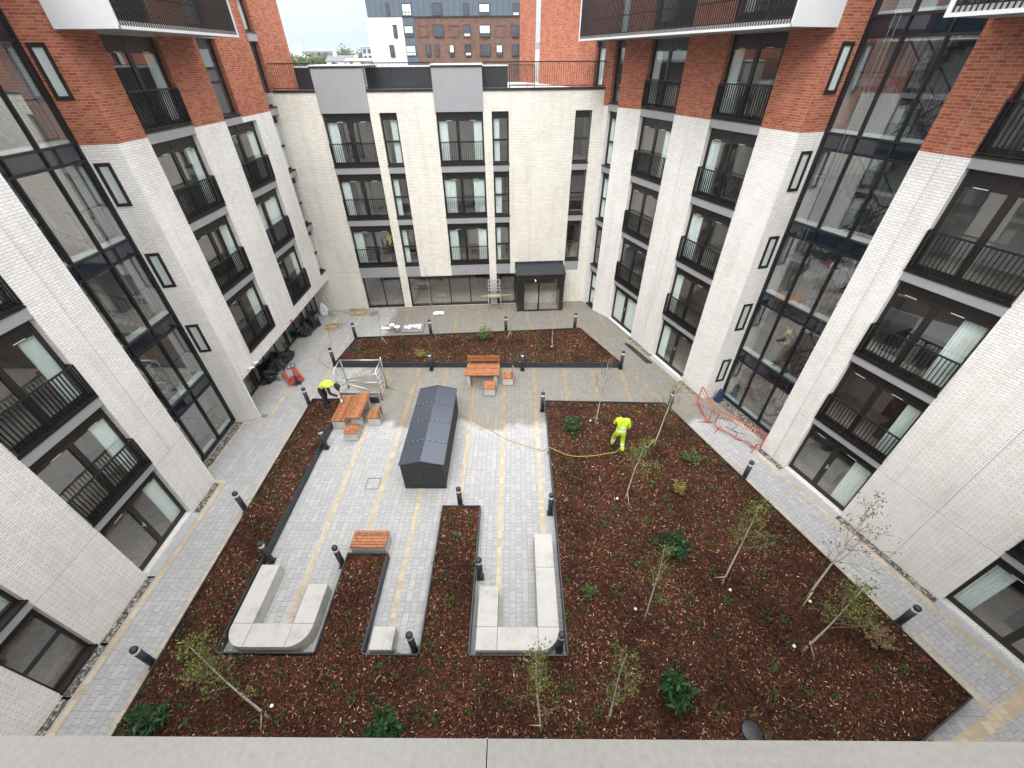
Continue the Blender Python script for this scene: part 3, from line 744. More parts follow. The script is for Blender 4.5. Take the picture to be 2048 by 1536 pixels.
for e, f in ((2.04, 2.82), (2.92, b-.24)):
    g = MB(); q = [FB(e, 1.03, .06), FB(e, 1.03, 1.78), FB(f, 1.03, 1.78), FB(f, 1.03, .06)]; g.face(q if not FB.flip else q[::-1]); g.build('door_pane', M['glass'], P)
g = MB(); g.box((2.80, 1.10, .55), (2.83, 1.16, 1.2), 0, FB); g.build('door_handle', M['steel'], P)
g = MB(); g.box((2.62, 1.15, 2.0), (2.66, 1.32, 2.03), 0, FB); g.box((2.60, 1.29, 1.98), (2.68, 1.36, 2.05), 0, FB); g.build('porch_lamp', M['white'], P)
g = MB(); g.box((2.0, .05, .005), (4.1, .95, .015), 0, FB); g.box((1.9, -1.8, .005), (4.2, .04, .012), 0, FB); g.box((1.8, -1.85, 0), (4.25, -1.8, 2.2), 1, FB); g.build('lobby', [M['room_floor'], M['dark_cloth']], P)

# movement joints in the brick
def joint(bld, F, s0, s1, z0, z1, m='grey_panel'):
    mb = MB(); mb.box((s0, -.01, z0), (s1, .0025, z1), 0, F); mb.build('movement_joint', M[m], bld)
joint(RB, FR, 1.98, 1.992, 0, 10.0); joint(RB, FR, 6.20, 6.212, 0, 12.5); joint(RB, FR, 14.48, 14.49, 0, 10.0); joint(RB, FR, .66, 3.54, 2.30, 2.308); joint(RB, FR, 5.7, 6.19, 2.30, 2.308)
joint(LB, FL, 4.15, 5.94, 2.312, 2.32); joint(LB, FL, 8.1, 9.41, 2.312, 2.32); joint(LB, FL, 8.75, 8.76, 2.33, 10.0)
joint(BB, FB, 5.15, 5.16, 2.3, 10.64); joint(BB, FB, -9.0, -7.27, 2.30, 2.308)
# ================================================================ the near block the picture is taken from
NBk = empty('apartment_building', (0, 0, 0), 'pale stone parapet coping of the near block along the bottom edge', 'building')
FN = Fr((0, .02), (1, 0), (0, 1))
w = MB(); wall(w, FN, -10.7, 13.5, 0, 11.1, [], split=10.05); w.build('brick_wall', [M['white_brick'], M['red_brick']], NBk)
for x0, x1 in ((-10.6, -3.035), (-3.033, -.0326), (-.0314, 3.0), (3.002, 13.4)):
    mb = MB(); mb.box((x0, -.40, 11.13), (x1, .119, 11.2)); mb.box((x0, .105, 11.085), (x1, .119, 11.13)); mb.build('parapet_coping', M['coping'], NBk)
mb = MB(); mb.box((-10.6, -.4, 10.0), (13.4, -.36, 11.13)); mb.build('parapet_wall', M['grey_panel'], NBk)
mb = MB(); mb.box((-10.6, -6, 9.9), (13.4, -.4, 10.05)); mb.build('roof', M['roof_white'], NBk)  # unseen slab behind the camera, added so that light doesn't leak in
# ================================================================ GROUND
def sheet(name, poly, z, mat, kind='structure'):
    mb = MB(); mb.face([(x, y, z) for x, y in poly]); o = mb.build(name, mat); return tag(o, kind=kind)
def grounds():
    m, t, b = nt('far_ground'); L(t, ramp(t, noise(t, objc(t), .03, 6, .6), [(.35, (.06, .075, .035)), (.55, (.14, .135, .12)), (.7, (.22, .21, .20))]), b.inputs['Base Color']); b.inputs['Roughness'].default_value = .95
    return m
mb = MB(); mb.face([(-1500, -200, -.03), (1500, -200, -.03), (1500, 2500, -.03), (-1500, 2500, -.03)]); tag(mb.build('ground', grounds()), kind='structure')
sheet('paving', [(-13.5, -1), (14, -1), (14, 24), (-13.5, 24)], 0.0, M['paving'])
sheet('path_paving', [FR(-5, 1.62, 0).to_tuple()[:2], FR(-5, -.4, 0).to_tuple()[:2], FR(17.6, -.4, 0).to_tuple()[:2], FR(19., 1.80, 0).to_tuple()[:2]][::1], .003, M['path_paving'])
bd = MB()
def strip(p, q, w, z=.007):
    p, q = Vector((*p, 0)), Vector((*q, 0)); d = (q-p).normalized(); n = Vector((-d.y, d.x, 0))*w/2
    bd.face([(p-n).to_tuple()[:2]+(z,), (q-n).to_tuple()[:2]+(z,), (q+n).to_tuple()[:2]+(z,), (p+n).to_tuple()[:2]+(z,)][::1])
for k in range(-5, 5):
    x = -.51+1.39*k
    lo = {-5: 13.9, -4: 3.95, -3: 6.9, -2: 3.95, -1: 8.3, 0: 3.95, 1: 7.1}.get(k, 13.65)
    if k == 3 or k == 4 or k == 2: lo = 13.65-.04*(x-1.3)
    strip((x, lo), (x, 16.25), .15)
    if k > -5: strip((x+.0, 19.0+.076*(x+4)), (x-.28, 22.9+.07*x), .15)
strip((-9.04, -1), (-9.04, 22.1), .13); strip((-10.33, 12.9), (-10.33, 22.), .15); strip((-11.5, 12.9), (-11.5, 21.9), .12)
strip((-10.38, -1), (-10.38, 9.35), .15); strip((-10.30, 9.35), (-11.30, 9.42), .13, .011); strip((-11.28, 9.5), (-11.28, 12.3), .13); strip((-11.3, 12.36), (-10.4, 12.6), .13, .011)
def FRxy(s, o): p = FR(s, o, 0); return (p.x, p.y)
strip(FRxy(-1.4, .33), FRxy(6.7, .33), .15); strip(FRxy(6.75, -.28), FRxy(9.7, -.28), .13); strip(FRxy(9.9, .33), FRxy(17, .33), .15)
strip(FRxy(-1.3, 1.63), FRxy(19.6, 1.86), .15, .009); strip((-8.6, 22.05), (4.2, 22.92), .2, .009)
strip(FRxy(-1.47, -.05), FRxy(-1.47, 3.6), .26, .011); strip((9.3, 2.4), (8.4, 1.2), .2, .009)
tag(bd.build('paving_band', M['tan_sett']), kind='structure')
gv = MB()
def gstrip(F, s0, s1, o0, o1): gv.face([F(s0, o0, .009), F(s1, o0, .009), F(s1, o1, .009), F(s0, o1, .009)])
for a, b in ((-2.5, 3.05), (4.15, 5.95), (8.1, 9.42)): gstrip(FL, a, b, .005, .22)
gstrip(FL, 9.45, 12.44, -.86, -.58); gstrip(FL, 3.0, 4.2, .01, .22); gstrip(FL, 12.75, 12.95, .01, .25)
for a, b in ((.66, 3.54), (5.7, 6.72), (9.9, 11.3), (13.5, 15.42)): gstrip(FR, a, b, .005, .22)
gstrip(FR, 6.75, 9.75, -.86, -.4); gv.face([(5.6, .85, .006), (8.0, .85, .006), (9.3, 2.32, .006), (8.9, 2.4, .006)])
tag(gv.build('gravel_strip', M['gravel']), kind='structure')
sl = MB()
for a, b in ((3.5, 5.7), (-1.6, .66), (11.3, 13.5)): sl.face([FR(a, .01, .009), FR(b, .01, .009), FR(b, .24, .009), FR(a, .24, .009)])
sl.face([FL(5.9, .01, .009), FL(8.1, .01, .009), FL(8.1, .24, .009), FL(5.9, .24, .009)])
tag(sl.build('threshold_slab', M['slab']), kind='structure')
# inspection cover recessed in the paving
mb = MB(); x0, x1, y0, y1 = -5.29, -4.80, 9.06, 9.55
for a, b in (((x0, y0), (x1, y0+.018)), ((x0, y1-.018), (x1, y1)), ((x0, y0+.018), (x0+.018, y1-.018)), ((x1-.018, y0+.018), (x1, y1-.018))): mb.box((*a, 0), (*b, .007))
tag(mb.build('inspection_cover', M['charcoal']), 'square inspection cover frame let into the paving left of the dark shed', 'cover')

# ================================================================ PLANTING BEDS
KH = .30; MZ = .25
big = [(-8.79, .9), (5.6, .9), (8.74, 2.3), (10.43, 3.06), (6.33, 13.35), (1.26, 13.5), (1.26, 3.89), (-1.15, 3.89), (-1.15, 8.2), (-2.41, 8.2), (-2.41, 3.89), (-3.79, 3.9), (-3.79, 6.54), (-5.0, 6.54), (-5.0, 3.92), (-7.43, 3.92), (-7.43, 13.63), (-8.79, 13.63)]
back = [(-8.74, 16.33), (5.10, 16.26), (3.50, 19.57), (-8.41, 18.64)]
def kerb(name, poly, label):
    mb = MB()
    n = len(poly)
    for i in range(n):
        p = Vector((*poly[i], 0)); q = Vector((*poly[(i+1) % n], 0)); d = (q-p); l = d.length; d.normalize(); nn = Vector((-d.y, d.x, 0))   # inside is on the left for ccw
        t = .035
        c = [p, q, q+nn*t-d*t*.0, p+nn*t]
        mb.prism([(v.x, v.y) for v in c], -.01, KH-.0008*(i % 3), 0)
    return tag(mb.build(name, M['edging']), label, 'edging')
def ccw(p): return p if sum(a[0]*b[1]-b[0]*a[1] for a, b in zip(p, p[1:]+p[:1])) > 0 else p[::-1]
kerb('bed_edging', ccw(big), 'dark steel edging round the large comb shaped bark bed')
kerb('bed_edging', ccw(back), 'dark steel edging round the back bark bed in front of the entrance')
pieces_big = [[(-8.76, .9), (-7.46, .9), (-7.46, 13.6), (-8.76, 13.6)], [(-7.46, .9), (1.26, .9), (1.26, 3.86), (-7.46, 3.86)], [(-4.96, 3.86), (-3.83, 3.86), (-3.83, 6.5), (-4.96, 6.5)], [(-2.38, 3.86), (-1.19, 3.86), (-1.19, 8.17), (-2.38, 8.17)], [(1.26, .9), (5.6, .9), (8.74, 2.35), (10.38, 3.08), (6.30, 13.31), (1.27, 13.46)]]
pieces_back = [[(-8.70, 16.37), (5.04, 16.30), (3.47, 19.53), (-8.38, 18.60)]]
def inside(p, poly):
    x, y = p; c = False
    for (x0, y0), (x1, y1) in zip(poly, poly[1:]+poly[:1]):
        if (y0 > y) != (y1 > y) and x < (x1-x0)*(y-y0)/(y1-y0)+x0: c = not c
    return c
def sample(pieces, n, rg):
    out = []
    A = []
    for p in pieces: A.append(abs(sum(a[0]*b[1]-b[0]*a[1] for a, b in zip(p, p[1:]+p[:1])))/2)
    for p, a in zip(pieces, A):
        k = int(n*a/sum(A)); xs = [q[0] for q in p]; ys = [q[1] for q in p]; g = 0
        while g < k:
            q = (rg.uniform(min(xs), max(xs)), rg.uniform(min(ys), max(ys)))
            if inside(q, p): out.append(q); g += 1
    return out
def hgt(x, y): return MZ+.018*math.sin(x*1.9+y*.7)+.014*math.sin(y*2.7-x*1.3)
def mulch(name, pieces, n, seed, label):
    rg = random.Random(seed); mb = MB()
    for p in pieces: mb.face([(x, y, MZ-.045) for x, y in ccw(p)])
    o = mb.build(name, [M['soil'], M['chips']])
    pts = np.array(sample(pieces, n, rg)); n = len(pts)
    rs = np.random.RandomState(seed)
    # chips: each a thin bent sliver of two quads
    ln = rs.gamma(4.5, .0082, n)+.016; wd = rs.uniform(.008, .019, n); an = rs.uniform(0, 2*math.pi, n)
    pit = rs.normal(0, .32, n); rol = rs.normal(0, .5, n)
    d = np.stack([np.cos(an)*np.cos(pit), np.sin(an)*np.cos(pit), np.sin(pit)], 1)
    sd = np.stack([-np.sin(an)*np.cos(rol), np.cos(an)*np.cos(rol), np.sin(rol)], 1)
    z = MZ-.02+.018*np.sin(pts[:, 0]*1.9+pts[:, 1]*.7)+.014*np.sin(pts[:, 1]*2.7-pts[:, 0]*1.3)+rs.uniform(0, .04, n)
    c = np.stack([pts[:, 0], pts[:, 1], z], 1)
    L_ = ln[:, None]*.5*d; W = wd[:, None]*.5*sd; up = np.zeros((n, 3)); up[:, 2] = ln*.10
    v = np.stack([c-L_-W, c+up-W, c+L_-W, c+L_+W, c+up+W, c-L_+W], 1).reshape(-1, 3)
    base = np.arange(n)*6
    f = np.concatenate([np.stack([base, base+1, base+4, base+5], 1), np.stack([base+1, base+2, base+3, base+4], 1)])
    me = bpy.data.meshes.new(name)
    me.from_pydata(v.tolist(), [], f.tolist()); me.materials.append(M['soil']); me.materials.append(M['chips'])
    # join base sheet
    bm = o.data; bv = [tuple(x.co) for x in bm.vertices]; bf = [tuple(x.vertices) for x in bm.polygons]
    k = len(v); allv = v.tolist()+bv; allf = f.tolist()+[tuple(i+k for i in q) for q in bf]
    me2 = bpy.data.meshes.new(name); me2.from_pydata(allv, [], allf); me2.materials.append(M['soil']); me2.materials.append(M['chips'])
    mi = np.zeros(len(allf), dtype=np.int32); mi[:len(f)] = 1; me2.polygons.foreach_set('material_index', mi)
    u = rs.uniform(0, 1, n); u = np.where(rs.uniform(0, 1, n) < .5, u*.75, u)
    uv = me2.uv_layers.new(name='UVMap'); arr = np.zeros((len(me2.loops), 2)); arr[:8*n, 0] = np.repeat(np.concatenate([u, u]), 4); uv.data.foreach_set('uv', arr.ravel())
    o.data = me2; return tag(o, kind='stuff', label=label)
mulch('bark_mulch', pieces_big, 165000, 5, 'brown bark mulch filling the large comb shaped bed')
mulch('bark_mulch', pieces_back, 42000, 6, 'dark bark mulch filling the back bed')

# ================================================================ PLANTS
def leafmesh(mb, uvs, c, d, ln, wd, rg, droop=.35, fold=.25):
    """a pointed leaf: two folded halves of two faces"""
    d = Vector(d).normalized(); s = d.cross(Vector((0, 0, 1)))
    if s.length < 1e-3: s = Vector((1, 0, 0))
    s.normalize(); u = s.cross(d)
    c = Vector(c); mid = c+d*ln*.5+u*(-fold*wd); tip = c+d*ln-Vector((0, 0, droop*ln))
    a = c+d*ln*.45+s*wd*.5+u*fold*wd*.2; b = c+d*ln*.45-s*wd*.5+u*fold*wd*.2
    k = rg.random()
    mb.face([c, a, tip]); mb.face([c, tip, b]); uvs += [k]*6
def quadleaf(mb, uvs, c, sz, rg):
    a = Vector((rg.gauss(0, 1), rg.gauss(0, 1), rg.gauss(0, .6))).normalized(); b = a.orthogonal().normalized(); b.rotate(Matrix.Rotation(rg.uniform(0, 6.3), 3, a))
    c = Vector(c); p = c+a*sz; q = c+b*sz*.42
    mb.face([c-a*sz*.6, q, p, c-b*sz*.42]); uvs += [rg.random()]*4
def setu(o, uvs):
    a = np.zeros((len(o.data.loops), 2)); a[:len(uvs), 0] = uvs; o.data.uv_layers[0].data.foreach_set('uv', a.ravel())
def shrub(name, loc, r, h, n, ll, lw, mat, seed, label, cat='shrub'):
    rg = random.Random(seed); root = empty(name, loc, label, cat, 'shrubs planted in the bark beds')
    mb = MB(); uv = []; st = MB()
    ns = max(5, int(n/14)); 
    for k in range(ns):
        an = rg.uniform(0, 6.28); rr = r*math.sqrt(rg.random()); hh = h*rg.uniform(.45, 1.)*(1-.35*rr/r)
        tip = Vector((loc[0]+rr*math.cos(an), loc[1]+rr*math.sin(an), loc[2]+hh)); b = Vector(loc)+Vector((rr*.15*math.cos(an), rr*.15*math.sin(an), -.04))
        st.tube([b, b.lerp(tip, .5)+Vector((0, 0, hh*.08)), tip], [.008, .006, .003], 4)
        for j in range(14):
            f = .35+.65*j/13; c = b.lerp(tip, f); a2 = j*2.4+rg.uniform(-.4, .4); el = rg.uniform(-.1, .8)*(1-.0*f)+ (.5 if j > 11 else 0)
            leafmesh(mb, uv, c, (math.cos(a2)*math.cos(el), math.sin(a2)*math.cos(el), math.sin(el)), ll*rg.uniform(.6, 1.15), lw*rg.uniform(.7, 1.1), rg)
    st.build('stem', M['twig'], root); o = mb.build('foliage', M[mat], root); setu(o, uv); return root
g3 = MZ
shrub('shrub', (-1.66, 18.55, g3), .42, .75, 260, .16, .07, 'leaf_mid', 1, 'bright green bushy shrub at the far edge of the back bed')
shrub('shrub', (-4.65, 16.95, g3), .40, .42, 200, .10, .05, 'leaf_gold', 2, 'low yellowish shrub near the front of the back bed')
shrub('shrub', (2.2, 11.75, g3), .46, .5, 260, .22, .06, 'leaf_laurel', 3, 'dark glossy shrub near the upper left corner of the right bed')
shrub('shrub', (6.38, 10.15, g3), .42, .55, 280, .12, .05, 'leaf_mid', 4, 'mid green round shrub beside the right path, close to the red barriers')
shrub('shrub', (5.5, 8.82, g3), .28, .55, 200, .09, .05, 'leaf_gold', 5, 'small shrub with orange and yellow leaf tips in the right bed')
shrub('shrub', (4.68, 6.72, g3), .48, .6, 330, .24, .075, 'leaf_laurel', 6, 'large dark glossy shrub in the middle of the right bed')
shrub('shrub', (1.97, 5.38, g3), .26, .4, 150, .12, .045, 'leaf_mid', 7, 'small fine leaved green shrub right of the long stone bench')
shrub('shrub', (3.65, 3.08, g3), .40, .6, 330, .24, .075, 'leaf_laurel', 8, 'large dark glossy shrub near the parapet, right of centre')
shrub('shrub', (-8.0, 2.62, g3), .46, .6, 330, .23, .075, 'leaf_laurel', 9, 'large dark glossy shrub in the bottom left corner of the bed')
shrub('shrub', (-2.85, 2.38, g3), .42, .55, 300, .22, .075, 'leaf_laurel', 10, 'dark glossy shrub half hidden by the parapet below the two finger beds')
shrub('shrub', (9.0, 4.2, g3), .42, .5, 280, .10, .04, 'leaf_tan', 12, 'dry tan coloured shrub leaning at the right edge of the bed')

# little plug plants
rg = random.Random(21); plugs = []
for v in range(7):
    mb = MB(); uv = []; n = rg.randint(16, 30); rr = rg.uniform(.05, .10)
    for k in range(n):
        an = rg.uniform(0, 6.28); q = rr*math.sqrt(rg.random()); el = rg.uniform(.0, 1.1)
        leafmesh(mb, uv, (q*math.cos(an), q*math.sin(an), rg.uniform(0, .06)), (math.cos(an)*math.cos(el), math.sin(an)*math.cos(el), math.sin(el)), rg.uniform(.06, .12), rg.uniform(.025, .045), rg)
    o = mb.build('plug_plant', M['leaf_plug']); setu(o, uv); plugs.append(o)
def scatter(pieces, n, label, group, seed, mind, keep=None):
    rg = random.Random(seed); pts = []
    for p in sample(pieces, n*6, rg):
        if len(pts) >= 10**4: break
        pts.append(p)
    rg.shuffle(pts); ok = []
    for p in pts:
        if p[1] < 2.35 or (keep and not keep(p)): continue
        if all((p[0]-q[0])**2+(p[1]-q[1])**2 > mind**2 for q in ok): ok.append(p)
        if len(ok) >= n: break
    for p in ok:
        k = rg.randrange(7); o = plugs[k]
        if o.get('used'): o = o.copy(); COL.objects.link(o)
        else: o['used'] = 1
        o.location = (p[0], p[1], hgt(*p)); o.rotation_euler = (0, 0, rg.uniform(0, 6.28)); s = rg.uniform(.65, 1.25); o.scale = (s, s, s)
        tag(o, label, 'plant', group)
scatter(pieces_big[4:], 150, 'small green plug plant set in the bark of the large right hand bed', 'plug plants in the right bed', 1, .42)
scatter(pieces_big[1:2], 42, 'small green plug plant in the bark strip along the parapet', 'plug plants in the strip by the parapet', 2, .40)
scatter(pieces_big[:1], 42, 'small green plug plant in the long narrow bed on the left', 'plug plants in the left bed', 3, .33)
scatter(pieces_big[2:3], 6, 'small green plug plant in the short finger bed behind the slatted bench', 'plug plants in the short finger bed', 4, .3)
scatter(pieces_big[3:4], 15, 'small green plug plant in the longer finger bed between the stone seats', 'plug plants in the long finger bed', 5, .3)
scatter(pieces_back, 95, 'small green plug plant set in the bark of the back bed', 'plug plants in the back bed', 6, .36)

# ---------------------------------------------------------------- trees
def tree(loc, h, lean, leaves, lsz, mat, seed, label, spread=.42, r0=.032, first=.38, dens=14, stake=1, trunk='bark_trunk'):
    """young tree: leaning tapered trunk, forked limbs, twigs, loose leaves"""
    rg = random.Random(seed); root = empty('young_tree', loc, label, 'tree', 'young trees in the beds')
    tk = MB(); tw = MB(); lf = MB(); uv = []
    b = Vector(loc); top = b+Vector((lean[0], lean[1], h)); N_ = 9; pts = []
    for i in range(N_+1):
        f = i/N_; p = b.lerp(top, f); p += Vector((math.sin(f*5+seed)*.03*h*.3, math.cos(f*4+seed*2)*.03*h*.3, 0))*f
        pts.append(p)
    pts[0] = b-Vector((0, 0, .06))
    r0 *= .86; tk.tube(pts, [r0*(1-.86*i/N_) for i in range(N_+1)], 7)
    tips = []
    for k in range(dens):
        f = first+(1-first)*(k+rg.random()*.6)/dens; f = min(f, .98); i = min(int(f*N_), N_-1); p = pts[i].lerp(pts[i+1], f*N_-i)
        an = k*2.4+rg.uniform(-.5, .5); ln = h*spread*(1.12-f)*rg.uniform(.75, 1.2)+.12; el = rg.uniform(.7, 1.15)
        d = Vector((math.cos(an)*math.cos(el), math.sin(an)*math.cos(el), math.sin(el)))
        q = [p]; 
        for j in range(1, 5):
            d = (d+Vector((rg.gauss(0, .13), rg.gauss(0, .13), .03))).normalized(); q.append(q[-1]+d*ln/4)
        tw.tube(q, [r0*.36*(1-f*.6), r0*.30*(1-f*.6), r0*.21, .0045, .0025], 4); tips += [q[2], q[3], q[4]]
        for j in (1, 2, 3, 3):
            an2 = rg.uniform(0, 6.28); d2 = (d+Vector((math.cos(an2), math.sin(an2), rg.uniform(-.2, .5)))*.75).normalized(); l2 = ln*rg.uniform(.22, .42)
            e = q[j]+d2*l2*.5+Vector((0, 0, .01)); e2 = q[j]+d2*l2+Vector((rg.gauss(0, .02), rg.gauss(0, .02), rg.gauss(0, .02)))
            tw.tube([q[j], e, e2], [.0042, .003, .0015], 3, caps=False); tips += [e, e2, e2]
    for k in range(int(leaves*1.3)):
        c = rg.choice(tips)+Vector((rg.gauss(0, .07), rg.gauss(0, .07), rg.gauss(0, .06))); quadleaf(lf, uv, c, lsz*rg.uniform(.6, 1.2), rg)
    t = tk.build('trunk', M[trunk], root); tw.build('branches', M['twig'], t)
    if leaves: o = lf.build('crown', M[mat], root); setu(o, uv)
    if stake:
        s = MB(); an = seed*1.7; s.tube([b+Vector((.30*math.cos(an), .3*math.sin(an), -.08)), b+Vector((.02*math.cos(an), .02*math.sin(an), .42))], .012, 6); s.build('stake', M['timber_pole'], root)
        s = MB(); s.tube([b+Vector((0, 0, .36)), b+Vector((0, 0, .42))], r0*1.25, 8); s.build('tie', M['black'], root)
tree((3.17, 12.06, g3), 3.3, (.10, -.2), 90, .028, 'leaf_dry', 1, 'nearly bare pale stemmed young tree at the top left of the right bed', .34, .024, .42)
tree((5.19, 10.84, g3), 3.15, (.18, -.1), 260, .032, 'leaf_birch', 2, 'slim young tree hiding a bollard beside the right path', .32, .028, .40)
tree((3.63, 8.47, g3), 2.75, (.10, -.05), 620, .036, 'leaf_birch', 3, 'leafy young tree just in front of the worker in yellow', .36, .030, .45)
tree((3.36, 4.69, g3), 3.1, (-.12, .2), 300, .034, 'leaf_birch', 4, 'thin young tree in the bed below the large glossy shrub', .30, .028, .30)
tree((5.72, 5.63, g3), 3.2, (.05, .3), 640, .036, 'leaf_birch', 5, 'leafy young tree with bright green crown in the middle of the right bed', .40, .032, .42)
tree((7.87, 5.27, g3), 3.9, (.08, .35), 170, .040, 'leaf_dry', 6, 'tall bare branching young tree leaning over the right path', .40, .034, .36, 18)
tree((7.07, 3.99, g3), 2.9, (.05, .1), 620, .038, 'leaf_birch', 7, 'leafy young tree beside the dry tan shrub, low on the right', .42, .034, .45)
tree((2.02, 2.58, g3), 3.2, (-.05, .25), 330, .034, 'leaf_birch', 8, 'forked young tree rising from the parapet edge right of the stone bench', .28, .026, .25)
tree((.55, 2.42, g3), 3.7, (-.25, .35), 420, .034, 'leaf_birch', 9, 'young tree in front of the right hand stone bench, its top twigs over the seat', .24, .028, .25)
tree((-5.51, 2.62, g3), 3.2, (-.45, .3), 640, .038, 'leaf_birch', 10, 'leafy young tree spreading over the bark at lower left', .42, .034, .42)
tree((-6.86, 18.05, g3), 2.3, (.0, .3), 0, .03, 'leaf_dry', 11, 'small bare sapling at the left end of the back bed', .38, .017, .35, 9, trunk='grey_trunk')
tree((-4.10, 18.23, g3), 3.7, (-.1, .4), 40, .025, 'leaf_dry', 12, 'tall bare thin sapling behind a bollard in the back bed', .30, .017, .35, 12, trunk='grey_trunk')
tree((-.24, 18.56, g3), 3.2, (.0, .1), 110, .028, 'leaf_dry', 13, 'bare sapling in the back bed in front of the step ladder', .28, .017, .32, 11, trunk='grey_trunk')
tree((1.84, 17.93, g3), 3.4, (.05, .0), 130, .028, 'leaf_dry', 14, 'bare sapling in the back bed in front of the entrance porch', .28, .019, .42, 12, trunk='grey_trunk')

# bed uplights
sp0 = empty('spotlight', (0, 0, 0)); mb = MB(); mb.lathe([(.034, -.03), (.039, .03), (.034, .04), (.0, .041)], 14, (0, 0, 0)); mb.build('lamp_disc', M['white'], sp0)
mb = MB(); mb.lathe([(.056, -.06), (.056, .015), (.049, .02), (.047, -.05)], 14); mb.build('lamp_body', M['charcoal'], sp0)
for i, (x, y, d) in enumerate([(-5.54, 2.83, 'at the foot of the leafy tree at lower left'), (3.37, 8.47, 'left of the leafy tree in front of the worker'), (4.89, 10.79, 'left of the slim tree by the right path'), (3.01, 12.23, 'left of the nearly bare tree in the right bed'), (5.88, 5.47, 'right of the leafy tree in the middle of the right bed'), (7.90, 5.18, 'at the foot of the tall bare tree'), (3.17, 4.96, 'left of the thin tree below the glossy shrub'), (6.90, 4.10, 'left of the leafy tree beside the tan shrub'), (1.84, 17.7, 'in front of the sapling by the porch')]):
    o = sp0 if i == 0 else copy_tree(sp0); o.location = (x, y, MZ+.03); o.rotation_euler = (.25*math.sin(i*3), .25*math.cos(i*2), 0)
    tag(o, 'small white garden uplight '+d, 'spotlight', 'bed uplights')
for (x, y, lab) in ((5.11, 2.42, 'round black access lid lying in the bark by the parapet'), (-8.05, 17.65, 'dark round access lid at the left end of the back bed')):
    mb = MB(); mb.lathe([(.21, -.03), (.21, .015), (.19, .03), (.05, .032)], 20, (x, y, MZ+.03)); tag(mb.build('access_lid', M['charcoal']), lab, 'lid')
# ================================================================ BOLLARDS
bo = empty('bollard', (0, 0, 0))
mb = MB(); mb.lathe([(.082, 0), (.082, .82), (.078, .82)], 22); mb.build('post', M['edging'], bo)
mb = MB(); mb.lathe([(.081, .82), (.081, .915)], 22); mb.build('lamp_ring', M['white'], bo)
mb = MB(); mb.lathe([(.084, .912), (.085, .965), (.072, 1.0), (.035, 1.022), (.001, 1.027)], 22); mb.build('cap', M['edging'], bo)
mb = MB(); mb.box((-.105, -.105, 0), (.105, .105, .012)); 
for sx in (-.085, .085):
    for sy in (-.085, .085): mb.lathe([(.012, .012), (.012, .024)], 6, (sx, sy, 0))
mb.build('base_plate', M['edging'], bo)
BO = [(-8.96, 3.72, 'beside the left path, nearest the parapet'), (-8.95, 8.15, 'beside the left path, second from the parapet'), (-8.90, 13.45, 'at the top corner of the long left bed, by the pallet truck'), (-8.86, 16.5, 'at the front left corner of the back bed'), (-8.52, 18.85, 'at the rear left corner of the back bed'), (-4.55, 19.18, 'behind the back bed next to the buckets and board'), (-.52, 19.5, 'behind the back bed in front of the step ladder'), (3.25, 19.85, 'behind the back bed right of the entrance porch'), (-4.05, 16.1, 'on the front edge of the back bed, left of the backed bench'), (.33, 16.08, 'on the front edge of the back bed, right of the backed bench'), (5.06, 16.2, 'at the front right corner of the back bed'), (-7.30, 11.0, 'on the inner edge of the left bed by the slatted stools'), (-7.30, 6.42, 'on the inner edge of the left bed above the curved stone seat'), (-5.12, 6.3, 'at the left corner of the short finger bed'), (-1.84, 8.34, 'at the head of the long finger bed'), (1.13, 8.1, 'on the left edge of the right bed, above the long stone bench'), (1.13, 13.15, 'at the top left corner of the right bed'), (-1.02, 5.95, 'on the right edge of the long finger bed, above the stone seat'), (-2.56, 4.06, 'at the foot of the narrow bay beside the stone cube'), (1.10, 4.08, 'at the rounded corner of the right hand stone bench'), (8.02, 9.45, 'beside the right path below the red barriers'), (10.02, 4.72, 'beside the right path near the tan shrub'), (6.50, 13.2, 'beside the right path half hidden by a slim tree')]
for i, (x, y, d) in enumerate(BO):
    o = bo if i == 0 else copy_tree(bo); o.location = (x, y, .005); o.rotation_euler = (0, 0, [0, 0, .1, .05, .0][i % 5])
    tag(o, 'dark bollard light '+d, 'bollard', 'bollard lights')

# ================================================================ STONE AND TIMBER SEATS
def arc(cx, cy, r, a0, a1, n=10): return [(cx+r*math.cos(R(a0+(a1-a0)*i/n)), cy+r*math.sin(R(a0+(a1-a0)*i/n))) for i in range(n+1)]
def blocks(name, label, cat, polys, z=.45, group=None, loc=None):
    c = loc or polys[0][0]; root = empty(name, (c[0], c[1], 0), label, cat, group)
    for p in polys:
        mb = MB(); q = ccw(p); cx = sum(a for a, b in q)/len(q); cy = sum(b for a, b in q)/len(q)
        ins = [(cx+(a-cx)*(1-.012), cy+(b-cy)*(1-.012)) for a, b in q]
        mb.prism(q, .004, z-.012, smooth=False); i = len(mb.v)
        mb.v += [(a, b, z-.012) for a, b in q]+[(a, b, z) for a, b in ins]; n = len(q)
        for k in range(n): mb.f.append((i+k, i+(k+1) % n, i+n+(k+1) % n, i+n+k)); mb.m.append(0); mb.sm.append(False)
        mb.f.append(tuple(i+n+k for k in range(n))); mb.m.append(0); mb.sm.append(False)
        mb.build('stone_block', M['concrete'], root)
    return root
g = .006
